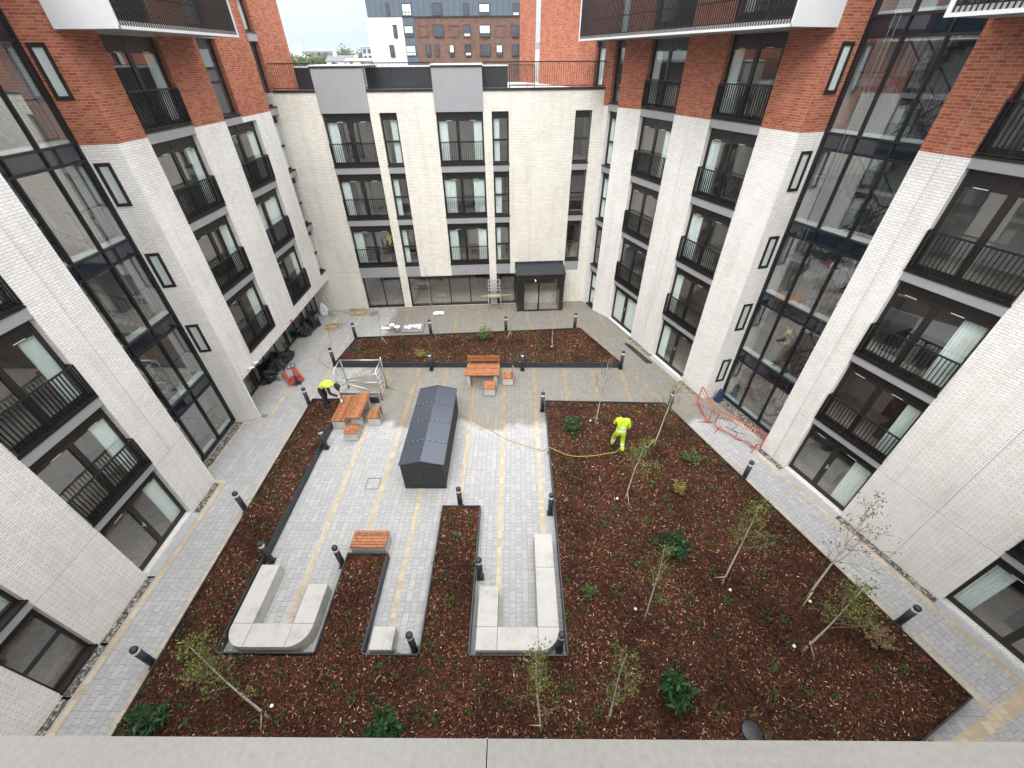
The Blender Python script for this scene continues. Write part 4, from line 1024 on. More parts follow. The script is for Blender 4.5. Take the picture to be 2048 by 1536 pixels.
blocks('stone_bench', 'U shaped pale stone bench with two rounded corners in the left bay', 'bench', [
    [(-7.27, 4.51+g), (-6.75, 4.51+g), (-6.75, 6.08), (-7.27, 6.08)],
    [(-7.27, 4.51)]+arc(-6.80, 4.44, .47, 180, 270)+[(-6.75, 3.97), (-6.75, 4.51)],
    [(-6.75+g, 3.97), (-5.71, 3.97), (-5.71, 4.51), (-6.75+g, 4.51)],
    [(-5.71+g, 4.51), (-5.71+g, 3.97)]+arc(-5.68, 4.47, .50, 270, 360)+[(-5.18, 4.51)],
    [(-5.71, 4.51+g), (-5.18, 4.51+g), (-5.18, 5.53), (-5.71, 5.53)]])
blocks('stone_bench', 'J shaped pale stone bench with one long arm in the right bay', 'bench', [
    [(.56, 6.03), (1.09, 6.03), (1.09, 7.07), (.56, 7.07)],
    [(.56, 4.45+g), (1.09, 4.45+g), (1.09, 6.03-g), (.56, 6.03-g)],
    [(.56, 4.45), (.56, 3.92)]+arc(.59, 4.42, .50, 270, 360)+[(1.09, 4.45)],
    [(-.47+g, 3.92), (.56-g, 3.92), (.56-g, 4.45), (-.47+g, 4.45)],
    [(-.99, 3.92), (-.47, 3.92), (-.47, 4.45), (-.99, 4.45)],
    [(-.99, 4.45+g), (-.47, 4.45+g), (-.47, 5.49), (-.99, 5.49)]])
blocks('stone_cube', 'single pale stone cube seat in the narrow middle bay', 'seat', [[(-3.62, 3.93), (-3.06, 3.93), (-3.06, 4.46), (-3.62, 4.46)]], .42)

def slats(root, x0, x1, y0, y1, z, n, along, th=.045, name='slat_top'):
    """slatted timber top: boards with gaps and end rails"""
    mb = MB(); gp = .014
    w = ((x1-x0) if along == 'y' else (y1-y0)); bw = (w-gp*(n-1))/n
    for k in range(n):
        a = k*(bw+gp)
        dz = .0015*((k*7) % 3)
        if along == 'y': mb.box((x0+a, y0, z-th), (x0+a+bw, y1, z-dz))
        else: mb.box((x0, y0+a, z-th), (x1, y0+a+bw, z-dz))
    mb.box((x0+.03, y0+.03, z-th-.02), (x1-.03, y1-.03, z-th-.001), 1)
    return mb.build(name, [M['timber'], M['black']], root)
def base(root, x0, x1, y0, y1, z, name='stone_base'):
    mb = MB(); mb.prism([(x0, y0), (x1, y0), (x1, y1), (x0, y1)], .035, z)
    mb.box((x0+.04, y0+.04, .002), (x1-.04, y1-.04, .034), 1); return mb.build(name, [M['concrete'], M['board']], root)
def backrest(root, pts, z0, z1, th=.035):
    pass
def seat(name, label, cat, x0, x1, y0, y1, n, along, z=.45, back=None):
    r = empty(name, ((x0+x1)/2, (y0+y1)/2, 0), label, cat, 'slatted courtyard furniture')
    slats(r, x0, x1, y0, y1, z, n, along); base(r, x0+.015, x1-.015, y0+.015, y1-.015, z-.066)
    if back == 'x':
        mb = MB()
        for k, (a, b) in enumerate(((z+.12, z+.22), (z+.24, z+.34))): mb.box((x1-.03, y0, a), (x1+.005, y1, b))
        b = mb.build('backrest', M['timber'], r); mb = MB()
        for y in (y0+.1, y1-.14): mb.box((x1+.006, y, .2), (x1+.03, y+.04, z+.33))
        mb.build('backrest_post', M['steel'], b)
    return r
seat('slatted_bench', 'slatted timber bench on a pale base at the head of the short finger bed', 'bench', -4.93, -3.87, 6.62, 7.17, 6, 'x')
seat('slatted_bench', 'long slatted timber bench against the left bed where the worker bends down', 'bench', -7.40, -6.86, 12.05, 13.63, 6, 'y')
seat('slatted_stool', 'low slatted stool without a back in front of the left table', 'stool', -6.67, -6.16, 11.36, 11.90, 5, 'x')
seat('slatted_stool', 'slatted stool with a small backrest right of the left table', 'stool', -6.00, -5.48, 12.22, 12.73, 5, 'y', back='x')
seat('slatted_stool', 'backless slatted stool in front of the far table', 'stool', -1.41, -.89, 14.11, 14.65, 4, 'x')
seat('slatted_stool', 'slatted stool with a small backrest right of the far table', 'stool', -.60, -.11, 14.86, 15.40, 5, 'y', back='x')
def table(label, x0, x1, y0, y1, n, along, legs):
    r = empty('slatted_table', ((x0+x1)/2, (y0+y1)/2, 0), label, 'table', 'slatted courtyard furniture')
    slats(r, x0, x1, y0, y1, .71, n, along, .05, 'table_top')
    for (a, b, c, d) in legs:
        mb = MB(); mb.prism([(a, c), (b, c), (b, d), (a, d)], .002, .64); mb.build('leg', M['concrete'], r)
table('slatted timber table beside the long left bench', -6.68, -6.14, 11.96, 13.54, 5, 'y', [(-6.62, -6.2, 12.12, 12.27), (-6.62, -6.2, 13.22, 13.37)])
table('slatted timber table in front of the backed bench at the far bed', -2.28, -.73, 14.74, 15.30, 5, 'x', [(-2.2, -2.05, 14.8, 15.24), (-.98, -.83, 14.8, 15.24)])
r = seat('slatted_bench', 'slatted bench with a two board backrest against the back bed', 'bench', -2.28, -.74, 15.52, 16.03, 5, 'x')
mb = MB(); mb.box((-2.28, 16.03, .56), (-.74, 16.07, .66)); mb.box((-2.28, 16.04, .70), (-.74, 16.08, .85)); b = mb.build('backrest', M['timber'], r)
mb = MB()
for x in (-2.2, -1.53, -.86): mb.box((x, 16.081, .3), (x+.07, 16.10, .84)); 
mb.build('backrest_post', M['timber'], b)

# ================================================================ DARK LOUVRED ENCLOSURE
SH = empty('vent_enclosure', (-3.13, 11, 0), 'dark grey louvred metal enclosure with a gabled lid in four panels', 'enclosure')
x0, x1, y0, y1, ze, zr = -3.85, -2.41, 9.10, 13.05, 1.27, 1.46
mb = MB(); mb.box((x0+.03, y0+.03, .0), (x1-.03, y1-.03, ze-.02))
xc = (x0+x1)/2
for y in (y0+.03, y1-.03): mb.face([(x0+.03, y, ze-.02), (x1-.03, y, ze-.02), (xc, y, zr-.03)])
mb.build('wall', M['charcoal'], SH)
mb = MB()
for k in range(15):
    z = .16+k*.068
    for (a, b) in ((x0+.03, xc-.012), (xc+.012, x1-.03)):
        mb.face([(a, y0-.004, z), (b, y0-.004, z), (b, y0+.028, z+.055), (a, y0+.028, z+.055)]); mb.face([(a, y0-.004, z), (a, y0+.03, z-.004), (b, y0+.03, z-.004), (b, y0-.004, z)])
    for (xx, sg) in ((x0, 1), (x1, -1)):
        for j in range(4):
            a = y0+.04+j*(y1-y0-.08)/4; b = a+(y1-y0-.08)/4-.02
            mb.face([(xx-.004*sg, a, z), (xx-.004*sg, b, z), (xx+.028*sg, b, z+.055), (xx+.028*sg, a, z+.055)])
mb.box((x0-.002, y0-.006, 0), (x1+.002, y0+.03, .14)); mb.box((xc-.012, y0-.006, .14), (xc+.012, y0+.03, ze-.02))
mb.box((x0, y0-.006, .14), (x0+.03, y0+.03, ze-.02)); mb.box((x1-.03, y0-.006, .14), (x1, y0+.03, ze-.02))
mb.build('louvre', M['charcoal'], SH)
m, t, b_ = nt('lid_metal'); b_.inputs['Base Color'].default_value = (.07, .082, .105, 1); b_.inputs['Roughness'].default_value = .24; b_.inputs['Metallic'].default_value = .35; M['lid'] = m
for j in range(4):
    a = y0-.03+j*(y1-y0+.06)/4; b = a+(y1-y0+.06)/4-.012
    mb = MB(); ov = .03
    for sg in (-1, 1):
        xe = x0-ov if sg < 0 else x1+ov
        p = [(xe, a, ze), (xe, b, ze), (xc, b, zr), (xc, a, zr)]; mb.face(p if sg > 0 else p[::-1])
        mb.face([(xe, a, ze-.045), (xe, b, ze-.045), (xe, b, ze), (xe, a, ze)])
        if j == 0: mb.face([(xe, a, ze-.045), (xe, a, ze), (xc, a, zr), (xc, a, zr-.045)])
        # raised seam with fixings
        mb.face([(xe, b-.03, ze+.012), (xe, b+.012, ze+.012), (xc, b+.012, zr+.012), (xc, b-.03, zr+.012)]); mb.face([(xe, b-.03, ze), (xe, b-.03, ze+.012), (xc, b-.03, zr+.012), (xc, b-.03, zr)])
    lid = mb.build('roof_panel', M['lid'], SH)
    if j < 3:
        mb = MB()
        for k in range(4):
            for sg in (-1, 1):
                f = (k+.6)/4.4; x = xc+sg*f*(x1+ov-xc); mb.ball((x, b-.01, zr-(zr-ze)*f+.016), .012, 6)
        mb.build('rivet', M['silver'], lid)

# ================================================================ SITE KIT
# mobile tower
SCF = empty('scaffold_tower', (-6.7, 14.2, 0), 'aluminium mobile scaffold tower frame standing behind the left table', 'scaffold')
mb = MB(); xl, xr, yn, yf = -7.62, -5.85, 13.86, 14.72; h = 1.58; rt = .026
for x in (xl, xr):
    for y in (yn, yf): mb.tube([(x, y, .12), (x, y, h+(.12 if (x, y) == (xr, yf) else 0))], rt, 7)
for z in (.32, h-.03): mb.tube([(xl, yf, z), (xr, yf, z)], rt*.9, 6)
mb.tube([(xl, yn, .32), (xr, yn, .32)], rt*.9, 6)
mb.tube([(xl, yn, h-.5), (xr, yn, .42)], .02, 6); mb.tube([(xl, yf, .45), (xr, yn, h-.12)], .02, 6)
for k in range(5):
    z = .3+k*.27; mb.tube([(xr, yn, z), (xr, yf, z)], .018, 6)
    if k < 4: mb.tube([(xr, yn+(yf-yn)*.5, z), (xr, yn+(yf-yn)*.5, z+.27)], .016, 6)
for k in range(3): mb.tube([(xl, yn if k % 2 else yf, .32+k*.4), (xl, yf if k % 2 else yn, .32+(k+1)*.4)], .018, 6)
mb.tube([(xl, yn, h), (xl, yf, h)], rt*.9, 6); mb.tube([(xr, yn, h), (xr, yf, h)], rt*.9, 6)
mb.build('frame', M['steel'], SCF)
for x in (xl, xr):
    for y in (yn, yf):
        mb = MB(); mb.tube([(x-.022, y, .065), (x+.022, y, .065)], .062, 12); w_ = mb.build('caster', M['charcoal'], SCF)
        mb = MB(); mb.box((x-.03, y-.02, .06), (x+.03, y+.02, .14)); mb.build('caster_fork', M['steel'], w_)
mb = MB(); mb.box((xl+.05, yn-.05, .36), (xr-.02, yn+.02, .46)); mb.build('toe_board', M['steel'], SCF)
mb = MB(); mb.box((-7.40, 13.66, .0), (-5.95, 13.72, .30)); tag(mb.build('edging_board', M['edging']), 'short dark steel edging board behind the left table under the scaffold', 'edging')
# pallet truck
PT = empty('pallet_truck', (-10.3, 15.2, 0), 'red hand pallet truck with black loop handle on the left path', 'pallet truck')
ax = Vector((-.62, .72, 0)).normalized(); sd_ = Vector((ax.y, -ax.x, 0)); o_ = Vector((-10.18, 15.12, 0))
class PF:
    flip = False
    def __call__(s, a, b, z): return o_+ax*a+sd_*b+Vector((0, 0, z))
pf = PF()
for s in (-1, 1):
    mb = MB(); b0, b1 = s*.17, s*.33
    mb.box((0, b0, .09), (1.05, b1, .15), 0, pf); mb.box((1.05, b0+s*.02, .07), (1.16, b1-s*.02, .13), 0, pf); f = mb.build('fork', M['red_paint'], PT)
    mb = MB(); c = pf(.95, (b0+b1)/2, .045); mb.tube([c-sd_*.05, c+sd_*.05], .042, 10); mb.build('fork_roller', M['charcoal'], f)
mb = MB(); mb.box((-.16, -.33, .10), (.02, .33, .20), 0, pf); mb.box((-.12, -.20, .20), (-.02, .20, .46), 0, pf)
mb.face([pf(.02, -.3, .2), pf(.02, .3, .2), pf(-.04, .16, .46), pf(-.04, -.16, .46)]); mb.build('chassis', M['red_paint'], PT)
mb = MB(); c = pf(-.22, 0, .09); mb.tube([c-sd_*.13, c-sd_*.05], .09, 14); mb.tube([c+sd_*.05, c+sd_*.13], .09, 14); mb.build('wheel', M['charcoal'], PT)
mb = MB(); mb.tube([pf(-.2, 0, .12), pf(-.2, 0, .52)], .045, 10); mb.build('hydraulic_pump', M['charcoal'], PT)
mb = MB(); mb.tube([pf(-.2, 0, .4), pf(-.24, 0, .95)], .024, 8); mb.build('shaft', M['red_paint'], PT)
mb = MB(); lp = []
for k in range(21):
    a = 2*math.pi*k/20; lp.append(pf(-.24-.02*math.sin(a), .19*math.cos(a), 1.08+.13*math.sin(a)))
mb.tube(lp, .018, 7, caps=False); mb.tube([pf(-.24, 0, .93), pf(-.25, 0, 1.12)], .02, 6); mb.build('handle', M['black'], PT)
# red pedestrian barriers
def barrier(p, q, h, label):
    r = empty('pedestrian_barrier', ((p[0]+q[0])/2, (p[1]+q[1])/2, 0), label, 'barrier', 'red site barriers')
    P = Vector((*p, 0)); Q = Vector((*q, 0)); d = (Q-P).normalized(); n = Vector((-d.y, d.x, 0)); l = (Q-P).length; z0 = .14; c = .13
    f = []
    for (a, z, s0) in ((c, z0+c, 180), (l-c, z0+c, 270), (l-c, h-c, 0), (c, h-c, 90)):
        for k in range(6): an = R(s0+90*k/5); f.append(P+d*(a+c*math.cos(an))+Vector((0, 0, z+c*math.sin(an))))
    mb = MB(); mb.tube(f+[f[0]], .021, 7, caps=False)
    mb.tube([P+d*.02+Vector((0, 0, h-.2)), Q-d*.02+Vector((0, 0, h-.2))], .012, 6); mb.build('frame', M['red_plastic'], r)
    mb = MB(); k = int(l/.10)
    for i in range(1, k): a = P+d*(l*i/k); mb.tube([a+Vector((0, 0, z0)), a+Vector((0, 0, h-.0))], .004, 4)
    mb.build('wire_infill', M['silver'], r)
    for e in (.18, l-.18):
        mb = MB(); a = P+d*e; mb.tube([a-n*.3+Vector((0, 0, .015)), a+Vector((0, 0, .06)), a+n*.3+Vector((0, 0, .015))], .017, 6); mb.tube([a+Vector((0, 0, .05)), a+Vector((0, 0, .17))], .017, 6); mb.build('foot', M['red_plastic'], r)
barrier((7.87, 13.68), (7.78, 12.25), .92, 'red tubular barrier standing square to the right hand wall')
barrier((7.98, 12.12), (9.22, 10.82), .92, 'red tubular barrier slanting along the right path in front of the stair glass')
# step platform and pole
LD = empty('step_ladder', (-.75, 22.5, 0), 'aluminium step platform standing left of the entrance porch', 'ladder')
mb = MB(); a, b = -.05, .72
for s in (a, b):
    mb.tube([FB(s, .75, 0), FB(s+(.05 if s == a else -.05), .38, .78)], .022, 6); mb.tube([FB(s, .08, 0), FB(s+(.05 if s == a else -.05), .28, .78)], .022, 6); mb.tube([FB(s+(.05 if s == a else -.05), .33, .7), FB(s+(.05 if s == a else -.05), .33, 1.72)], .02, 6)
mb.build('frame', M['steel'], LD)
for z in (.72, 1.05, 1.22, 1.42, 1.68):
    mb = MB(); mb.box((a+.03, .29, z), (b-.03, .37, z+.05), 0, FB); mb.build('rung', M['steel'], LD)
mb = MB(); mb.box((a+.02, .25, .79), (b-.02, .72, .82), 0, FB); mb.build('platform', M['steel'], LD)
mb = MB(); mb.tube([FB(-.42, .78, .93), FB(1.35, .78, .96)], .022, 6); tag(mb.build('timber_pole', M['timber_pole']), 'yellow timber pole resting across the step platform', 'pole')
# buckets, board, bags
for i, (x, y, d) in enumerate(((-6.80, 19.88, 'further from the bed edge'), (-6.47, 19.68, 'closest to the bed edge, left of the grey board'))):
    root = empty('bucket', (x, y, 0), 'white plastic bucket '+d, 'bucket', 'white buckets')
    mb = MB(); mb.lathe([(.13, .005), (.155, .31), (.165, .32), (.15, .322), (.125, .03)], 18, (x, y, 0)); mb.build('body', M['white'], root)
    mb = MB(); mb.tube([(x+.16*math.cos(k*.314), y-.03-.05*math.sin(k*.314), .31-.10*math.sin(k*.314)) for k in range(11)], .005, 4); mb.build('handle', M['silver'], root)
mb = MB(); mb.prism([(-6.26, 19.49), (-5.08, 19.54), (-5.13, 20.50), (-6.32, 20.55)], .03, .085); o = tag(mb.build('board', M['board']), 'grey board lying on the paving behind the back bed', 'board')
def blob(name, label, cat, c, s, mat, seed, group=None, n=18, amp=.35):
    rg = random.Random(seed); mb = MB(); mb.ball((0, 0, 0), 1, n); P = []
    for v in mb.v:
        v = Vector(v); w_ = 1+amp*(math.sin(v.x*4+seed)*math.sin(v.y*5+seed*2)*.6+math.sin(v.z*6+v.x*3+seed)*.4)
        w_ += rg.gauss(0, .05)
        z = max(v.z, -.25); P.append((c[0]+v.x*s[0]*w_, c[1]+v.y*s[1]*w_, c[2]+(z+.25)*s[2]*w_*.8))
    mb.v = P; mb.sm = [False]*len(mb.f); o = mb.build(name, M[mat], None, c)
    return tag(o, label, cat, group)
def paper(name, label, c, s, seed, mat='whitebag'):
    rg = random.Random(seed); mb = MB(); n = 6; g_ = [[None]*(n+1) for _ in range(n+1)]
    for i in range(n+1):
        for j in range(n+1): g_[i][j] = (c[0]+(i/n-.5)*s[0]+rg.gauss(0, .02), c[1]+(j/n-.5)*s[1]+rg.gauss(0, .02), c[2]+.02+abs(rg.gauss(0, .045)))
    for i in range(n):
        for j in range(n): mb.face([g_[i][j], g_[i+1][j], g_[i+1][j+1], g_[i][j+1]])
    return tag(mb.build(name, M[mat]), label, 'packaging')
paper('torn_packaging', 'crumpled white wrapping left of the buckets', (-7.2, 19.98, 0), (.5, .22), 1)
paper('torn_packaging', 'crumpled white wrapping on the left of the grey board', (-5.95, 19.95, .085), (.4, .3), 2)
paper('torn_packaging', 'crumpled white wrapping in the middle of the grey board', (-5.62, 20.05, .085), (.42, .28), 3)
paper('torn_packaging', 'strips of white wrapping on the right of the grey board', (-5.34, 20.02, .085), (.2, .5), 4)
paper('torn_packaging', 'white wrapping by the shopfront behind the tall thin sapling', (-4.5, 21.7, 0), (.6, .35), 5)
blob('rubbish_sack', 'silver grey sack against the far left corner by the overhang', 'sack', (-11.3, 21.75, 0), (.26, .24, .62), 'whitebag', 3, None, 16, .2)
for i, (x, y, s, d) in enumerate(((-11.55, 15.35, (.30, .42, .42), 'nearest the corner pier under the overhang'), (-11.5, 16.1, (.34, .5, .48), 'in the middle of the nearer heap'), (-11.5, 17.0, (.30, .55, .40), 'at the far end of the nearer heap'), (-11.5, 19.5, (.36, .42, .5), 'at the near end of the farther heap'), (-11.4, 20.25, (.36, .42, .55), 'at the far end of the farther heap'))):
    blob('rubbish_bag', 'black plastic rubbish bag '+d, 'rubbish bag', (x, y, 0), s, 'blackbag', 10+i, 'black rubbish bags under the overhang', 20, .4)
for i, (x, y, d) in enumerate(((-11.15, 15.75, 'in front of the nearer black heap'), (-11.1, 15.45, 'closest to the pallet truck'))): blob('small_sack', 'small grey plastic sack '+d, 'sack', (x, y, 0), (.14, .18, .2), 'board', 30+i, None, 14, .3)
root = empty('blue_bag', (8.80, 13.78, 0), 'dark blue kit bag standing against the brick beside the stair glass', 'bag')
b_ = blob('bag_body', None, None, (8.80, 13.78, 0), (.16, .14, .62), 'bluebag', 4, None, 16, .25); b_.parent = root; b_.location = (0, 0, 0)
mb = MB(); mb.tube([(8.75, 13.7, .4), (8.8, 13.62, .62), (8.86, 13.7, .4)], .012, 5); mb.build('strap', M['black'], root)
# hoses and cables
def smooth(pts, n=8):
    P = [Vector(p) for p in pts]; out = []
    for i in range(len(P)-1):
        a, b, c, d = P[max(i-1, 0)], P[i], P[i+1], P[min(i+2, len(P)-1)]
        for k in range(n):
            t = k/n; out.append(.5*((2*b)+(c-a)*t+(2*a-5*b+4*c-d)*t*t+(3*b-a-3*c+d)*t**3))
    return out+[P[-1]]
def cable(name, label, pts, r, mat, cat='hose'):
    mb = MB(); mb.tube(smooth(pts), r, 6); return tag(mb.build(name, M[mat]), label, cat)
H = .02
cable('garden_hose', 'long yellow hose running across the paving into the right bed to the worker', [(-10.3, 20.0, H), (-10.35, 19.8, H), (-9.95, 18.9, H), (-9.79, 18.4, H), (-9.9, 17.6, H), (-9.87, 17.1, H), (-9.55, 16.65, H), (-8.97, 16.2, H), (-8.3, 15.6, H), (-7.6, 15.2, H), (-6.83, 14.98, H), (-5.75, 14.75, H), (-4.42, 14.04, H), (-3.9, 13.6, H), (-3.1, 13.3, H), (-2.39, 12.95, H), (-1.36, 12.29, H), (-.42, 11.5, H), (.5, 11.06, H), (1.05, 10.85, .05), (1.22, 10.75, .29), (1.35, 10.68, .34), (1.99, 10.36, .30), (2.73, 10.34, .30), (3.4, 10.46, .31), (3.77, 10.55, .35), (3.95, 10.72, .75), (4.02, 10.85, 1.12)], .0125, 'hose')
def coil(name, label, c, r, n, seed, z=.02):
    rg = random.Random(seed); P = []
    for k in range(n*10):
        a = k*.63; rr = r*(.55+.45*math.sin(k*.37+seed)*.6+rg.uniform(0, .25)); P.append((c[0]+rr*math.cos(a)*1.3+.1*math.sin(k*.1), c[1]+rr*math.sin(a), z+.012*(k/10)))
    cable(name, label, P, .013, 'hose')
coil('hose_coil', 'tangled coil of yellow hose on the left path', (-10.25, 20.2), .42, 5, 1)
coil('hose_coil', 'loose coil of yellow hose in the far left corner by the wall', (-9.3, 21.9), .5, 5, 2)
cable('yellow_cable', 'yellow cable trailing along the foot of the back wall', [(-11.0, 22.0, H), (-10.6, 22.05, H), (-10.1, 21.9, H), (-9.7, 22.05, H), (-9.2, 21.6, H), (-8.6, 21.5, H), (-8.1, 21.9, H)], .012, 'hose', 'cable')
cable('wall_cable', 'thin cable hanging from a socket on the back wall in the far left corner', [tuple(FB(-9.55, .012, .95)), tuple(FB(-9.5, .02, .5)), tuple(FB(-9.35, .03, .12)), tuple(FB(-9.2, .1, .02))], .008, 'cable', 'cable')
for i, (pp, d) in enumerate((([(8.0, 13.4, H), (8.4, 13.1, H), (8.3, 12.7, H), (8.8, 12.6, H), (9.0, 12.2, H), (8.7, 12.0, H), (9.1, 11.7, H)], 'nearest the blue bag'), ([(8.5, 12.2, H), (8.8, 11.8, H), (8.6, 11.5, H), (9.1, 11.3, H), (9.0, 11.0, H), (9.4, 11.2, H), (9.3, 10.8, H)], 'behind the slanting red barrier'))):
    cable('grey_cable', 'thin dark cable snaking on the path '+d, pp, .010, 'cable', 'cable')
for i, (s, o1, zt, d) in enumerate(((9.16, -.55, ROOF, 'left of the pair on the right hand stair glass'), (9.02, -.5, ROOF, 'right of the pair on the right hand stair glass'), (7.35, -.45, 6.2, 'hanging by itself at the right side of the stair glass'))):
    mb = MB(); mb.tube([FR(s, -.845, zt), FR(s+.01, -.84, 6.), FR(s+.02, -.82, .03)], .0038, 5); tag(mb.build('rope', M['soffit']), 'thin pale rope '+d, 'rope')
# drain grate / dark planks by the right wall
mb = MB()
for k in range(2):
    p = Vector((5.72+.14*k+.04, 18.40-.12*k, .01)); q = Vector((6.48+.16*k, 16.62, .01)); d = (q-p).normalized(); n = Vector((-d.y, d.x, 0))*.06
    mb.prism([((p-n).x, (p-n).y), ((q-n).x, (q-n).y), ((q+n).x, (q+n).y), ((p+n).x, (p+n).y)], .006, .05)
tag(mb.build('dark_board', M['charcoal']), 'pair of long dark boards lying at the foot of the right hand wall', 'board')
# wall fittings on the left block
for i, (s, d) in enumerate(((13.35, 'nearer of the pair at the corner of the overhang'), (13.72, 'farther of the pair at the corner of the overhang'))):
    r = empty('security_camera', tuple(FL(s, 0, 2.1)), 'white security camera, '+d, 'camera', 'security cameras')
    mb = MB(); mb.tube([FL(s, .005, 2.12), FL(s, .08, 2.10)], .03, 8); mb.build('bracket', M['white'], r)
    mb = MB(); mb.tube([FL(s-.06, .10, 2.13), FL(s+.14, .15, 2.08)], .048, 10); c = mb.build('housing', M['white'], r)
    mb = MB(); mb.tube([FL(s+.141, .151, 2.08), FL(s+.146, .152, 2.079)], .034, 10); mb.build('lens', M['black'], c)
r = empty('alarm_sounder', tuple(FL(17.25, 0, 2.05)), 'round red alarm sounder on the white brick above the overhang', 'alarm')
mb = MB(); mb.tube([FL(17.25, .003, 2.08), FL(17.25, .03, 2.08)], .075, 14); mb.build('base', M['white'], r)
mb = MB(); mb.tube([FL(17.25, .03, 2.08), FL(17.25, .08, 2.08), FL(17.25, .10, 2.08)], [.07, .07, .045], 14); mb.build('sounder', M['red_plastic'], r)
mb = MB(); mb.tube(smooth([tuple(FL(18.95, .02, 2.32)), tuple(FL(19.0, .05, 2.2)), tuple(FL(19.05, .06, 2.08)), tuple(FL(19.2, .07, 2.02))]), .022, 7); tag(mb.build('wall_pipe', M['white']), 'short bent white pipe on the brick below the balconies at left', 'pipe')
HAZE = .00035
# ================================================================ PEOPLE
def skinmesh(J, E, root='pelvis', sub=2):
    """one continuous body: joints with radii, grown by a Skin modifier, baked to a mesh"""
    names = list(J); me = bpy.data.meshes.new('tmp'); me.from_pydata([J[n][0] for n in names], [(names.index(a), names.index(b)) for a, b in E], [])
    o = bpy.data.objects.new('tmp', me); COL.objects.link(o)
    o.modifiers.new('s', 'SKIN'); sk = me.skin_vertices[0].data
    for i, n in enumerate(names):
        r = J[n][1]; sk[i].radius = (r, r) if not isinstance(r, tuple) else r; sk[i].use_root = (n == root)
    mo = o.modifiers.new('u', 'SUBSURF'); mo.levels = sub; mo.render_levels = sub
    dg = bpy.context.evaluated_depsgraph_get(); me2 = bpy.data.meshes.new_from_object(o.evaluated_get(dg))
    bpy.data.objects.remove(o); return me2
def hand(mb, w, d, up, s=1., side=1, m=0, curl=.5):
    """palm, four unequal bent fingers and a thumb leaving the side of the palm"""
    w = Vector(w); d = Vector(d).normalized(); s_ = d.cross(Vector(up)).normalized(); u = s_.cross(d)
    mb.ball(w+d*.045*s, .042*s, 8, m, (.95, .95, .6))
    for k, l in enumerate((.072, .082, .076, .058)):
        b = w+d*.07*s+s_*(k-1.5)*.021*s*side; p1 = b+d*l*.5*s-u*l*.25*curl*s; p2 = p1+d*l*.35*s-u*l*.55*curl*s
        mb.tube([b-d*.02, b, p1, p2], [.0095*s, .0095*s, .0085*s, .006*s], 6, m)
    b = w+d*.025*s-s_*.03*s*side; mb.tube([b, b+d*.03*s-s_*.03*side*s-u*.01, b+d*.065*s-s_*.035*side*s-u*.02], [.012*s, .0105*s, .007*s], 6, m)
def person(label, loc, rz, J, zones, mats, hair='dark_cloth', hairpart='hood', face=True, hands=(), bands=None, sc=1., extra=None):
    """J joints in local metres; zones: list of (material index, joint a, joint b)"""
    E = [('pelvis', 'spine'), ('spine', 'chest'), ('chest', 'neck'), ('neck', 'head'), ('head', 'crown')]
    for s in 'lr': E += [('chest', 'sh_'+s), ('sh_'+s, 'el_'+s), ('el_'+s, 'wr_'+s), ('pelvis', 'hip_'+s), ('hip_'+s, 'kn_'+s), ('kn_'+s, 'an_'+s), ('an_'+s, 'toe_'+s)]
    me = skinmesh(J, E)
    root = empty('person', loc, label, 'person'); root.rotation_euler = (0, 0, rz)
    segs = [(m, Vector(J[a][0]), Vector(J[b][0])) for m, a, b in zones]
    vs = [tuple(v.co) for v in me.vertices]; fs = [tuple(p.vertices) for p in me.polygons]; bpy.data.meshes.remove(me)
    mb = MB(); mb.v = vs; mb.f = fs; mb.sm = [True]*len(fs); mb.m = []
    for f in fs:
        c = sum((Vector(vs[i]) for i in f), Vector())/len(f); best = None
        for m, a, b in segs:
            ab = b-a; t = max(0, min(1, (c-a).dot(ab)/ab.length_squared)); dd = (c-a-ab*t).length
            if best is None or dd < best[0]: best = (dd, m, t, a, b)
        m = best[1]
        for (ba, bb, t0, t1, mi) in (bands or []):
            a, b = Vector(J[ba][0]), Vector(J[bb][0])
            if (a-best[3]).length < 1e-6 and (b-best[4]).length < 1e-6 and t0 < best[2] < t1: m = mi
        mb.m.append(m)
    hd = Vector(J['head'][0]); cr = Vector(J['crown'][0]); up = (cr-hd).normalized(); nose = Vector(J['nose_dir'][0]) if 'nose_dir' in J else Vector((0, 1, 0))
    nose = (nose-up*nose.dot(up)).normalized(); sd = up.cross(nose)
    sk = len(mats)-1 if face else 0
    if face:
        mb.ball(hd+nose*.084+up*.02, .016, 6, sk, (1, 1, 1.4))                       # nose
        for q in (-1, 1): mb.ball(hd+sd*.076*q+up*.025, .024, 6, sk, (.6, 1, 1.3))   # ears
        for q in (-1, 1): mb.ball(hd+nose*.074+sd*.03*q+up*.045, .011, 6, 0 if len(mats) < 3 else 2)
        mb.tube([hd+nose*.076-up*.03-sd*.02, hd+nose*.082-up*.032, hd+nose*.076-up*.03+sd*.02], .006, 4, 2 if len(mats) > 2 else 0)
    for (w, d, u, side, mi) in hands: hand(mb, w, d, u, 1.05, side, mi)
    b = mb.build('body', [M[x] for x in mats]); b.parent = root
    if hairpart:
        h = MB(); c = hd+up*.055-nose*.018; h.ball(c, .112, 12, 0, (1.0, 1.0, 1.05)); 
        if hairpart == 'hood': h.ball(hd-up*.03-nose*.05, .095, 10, 0, (1.05, .9, .9))
        o = h.build(hairpart, M[hair]); o.parent = root
        if face:
            # open the front: push the hood back from the face
            for v in o.data.vertices:
                w_ = v.co-(hd+up*.055); f = w_.dot(nose)
                if f > .055: v.co -= nose*(f-.055)
    return root
def stand(h=1.86, la=(0, .3), arms=None):
    pass
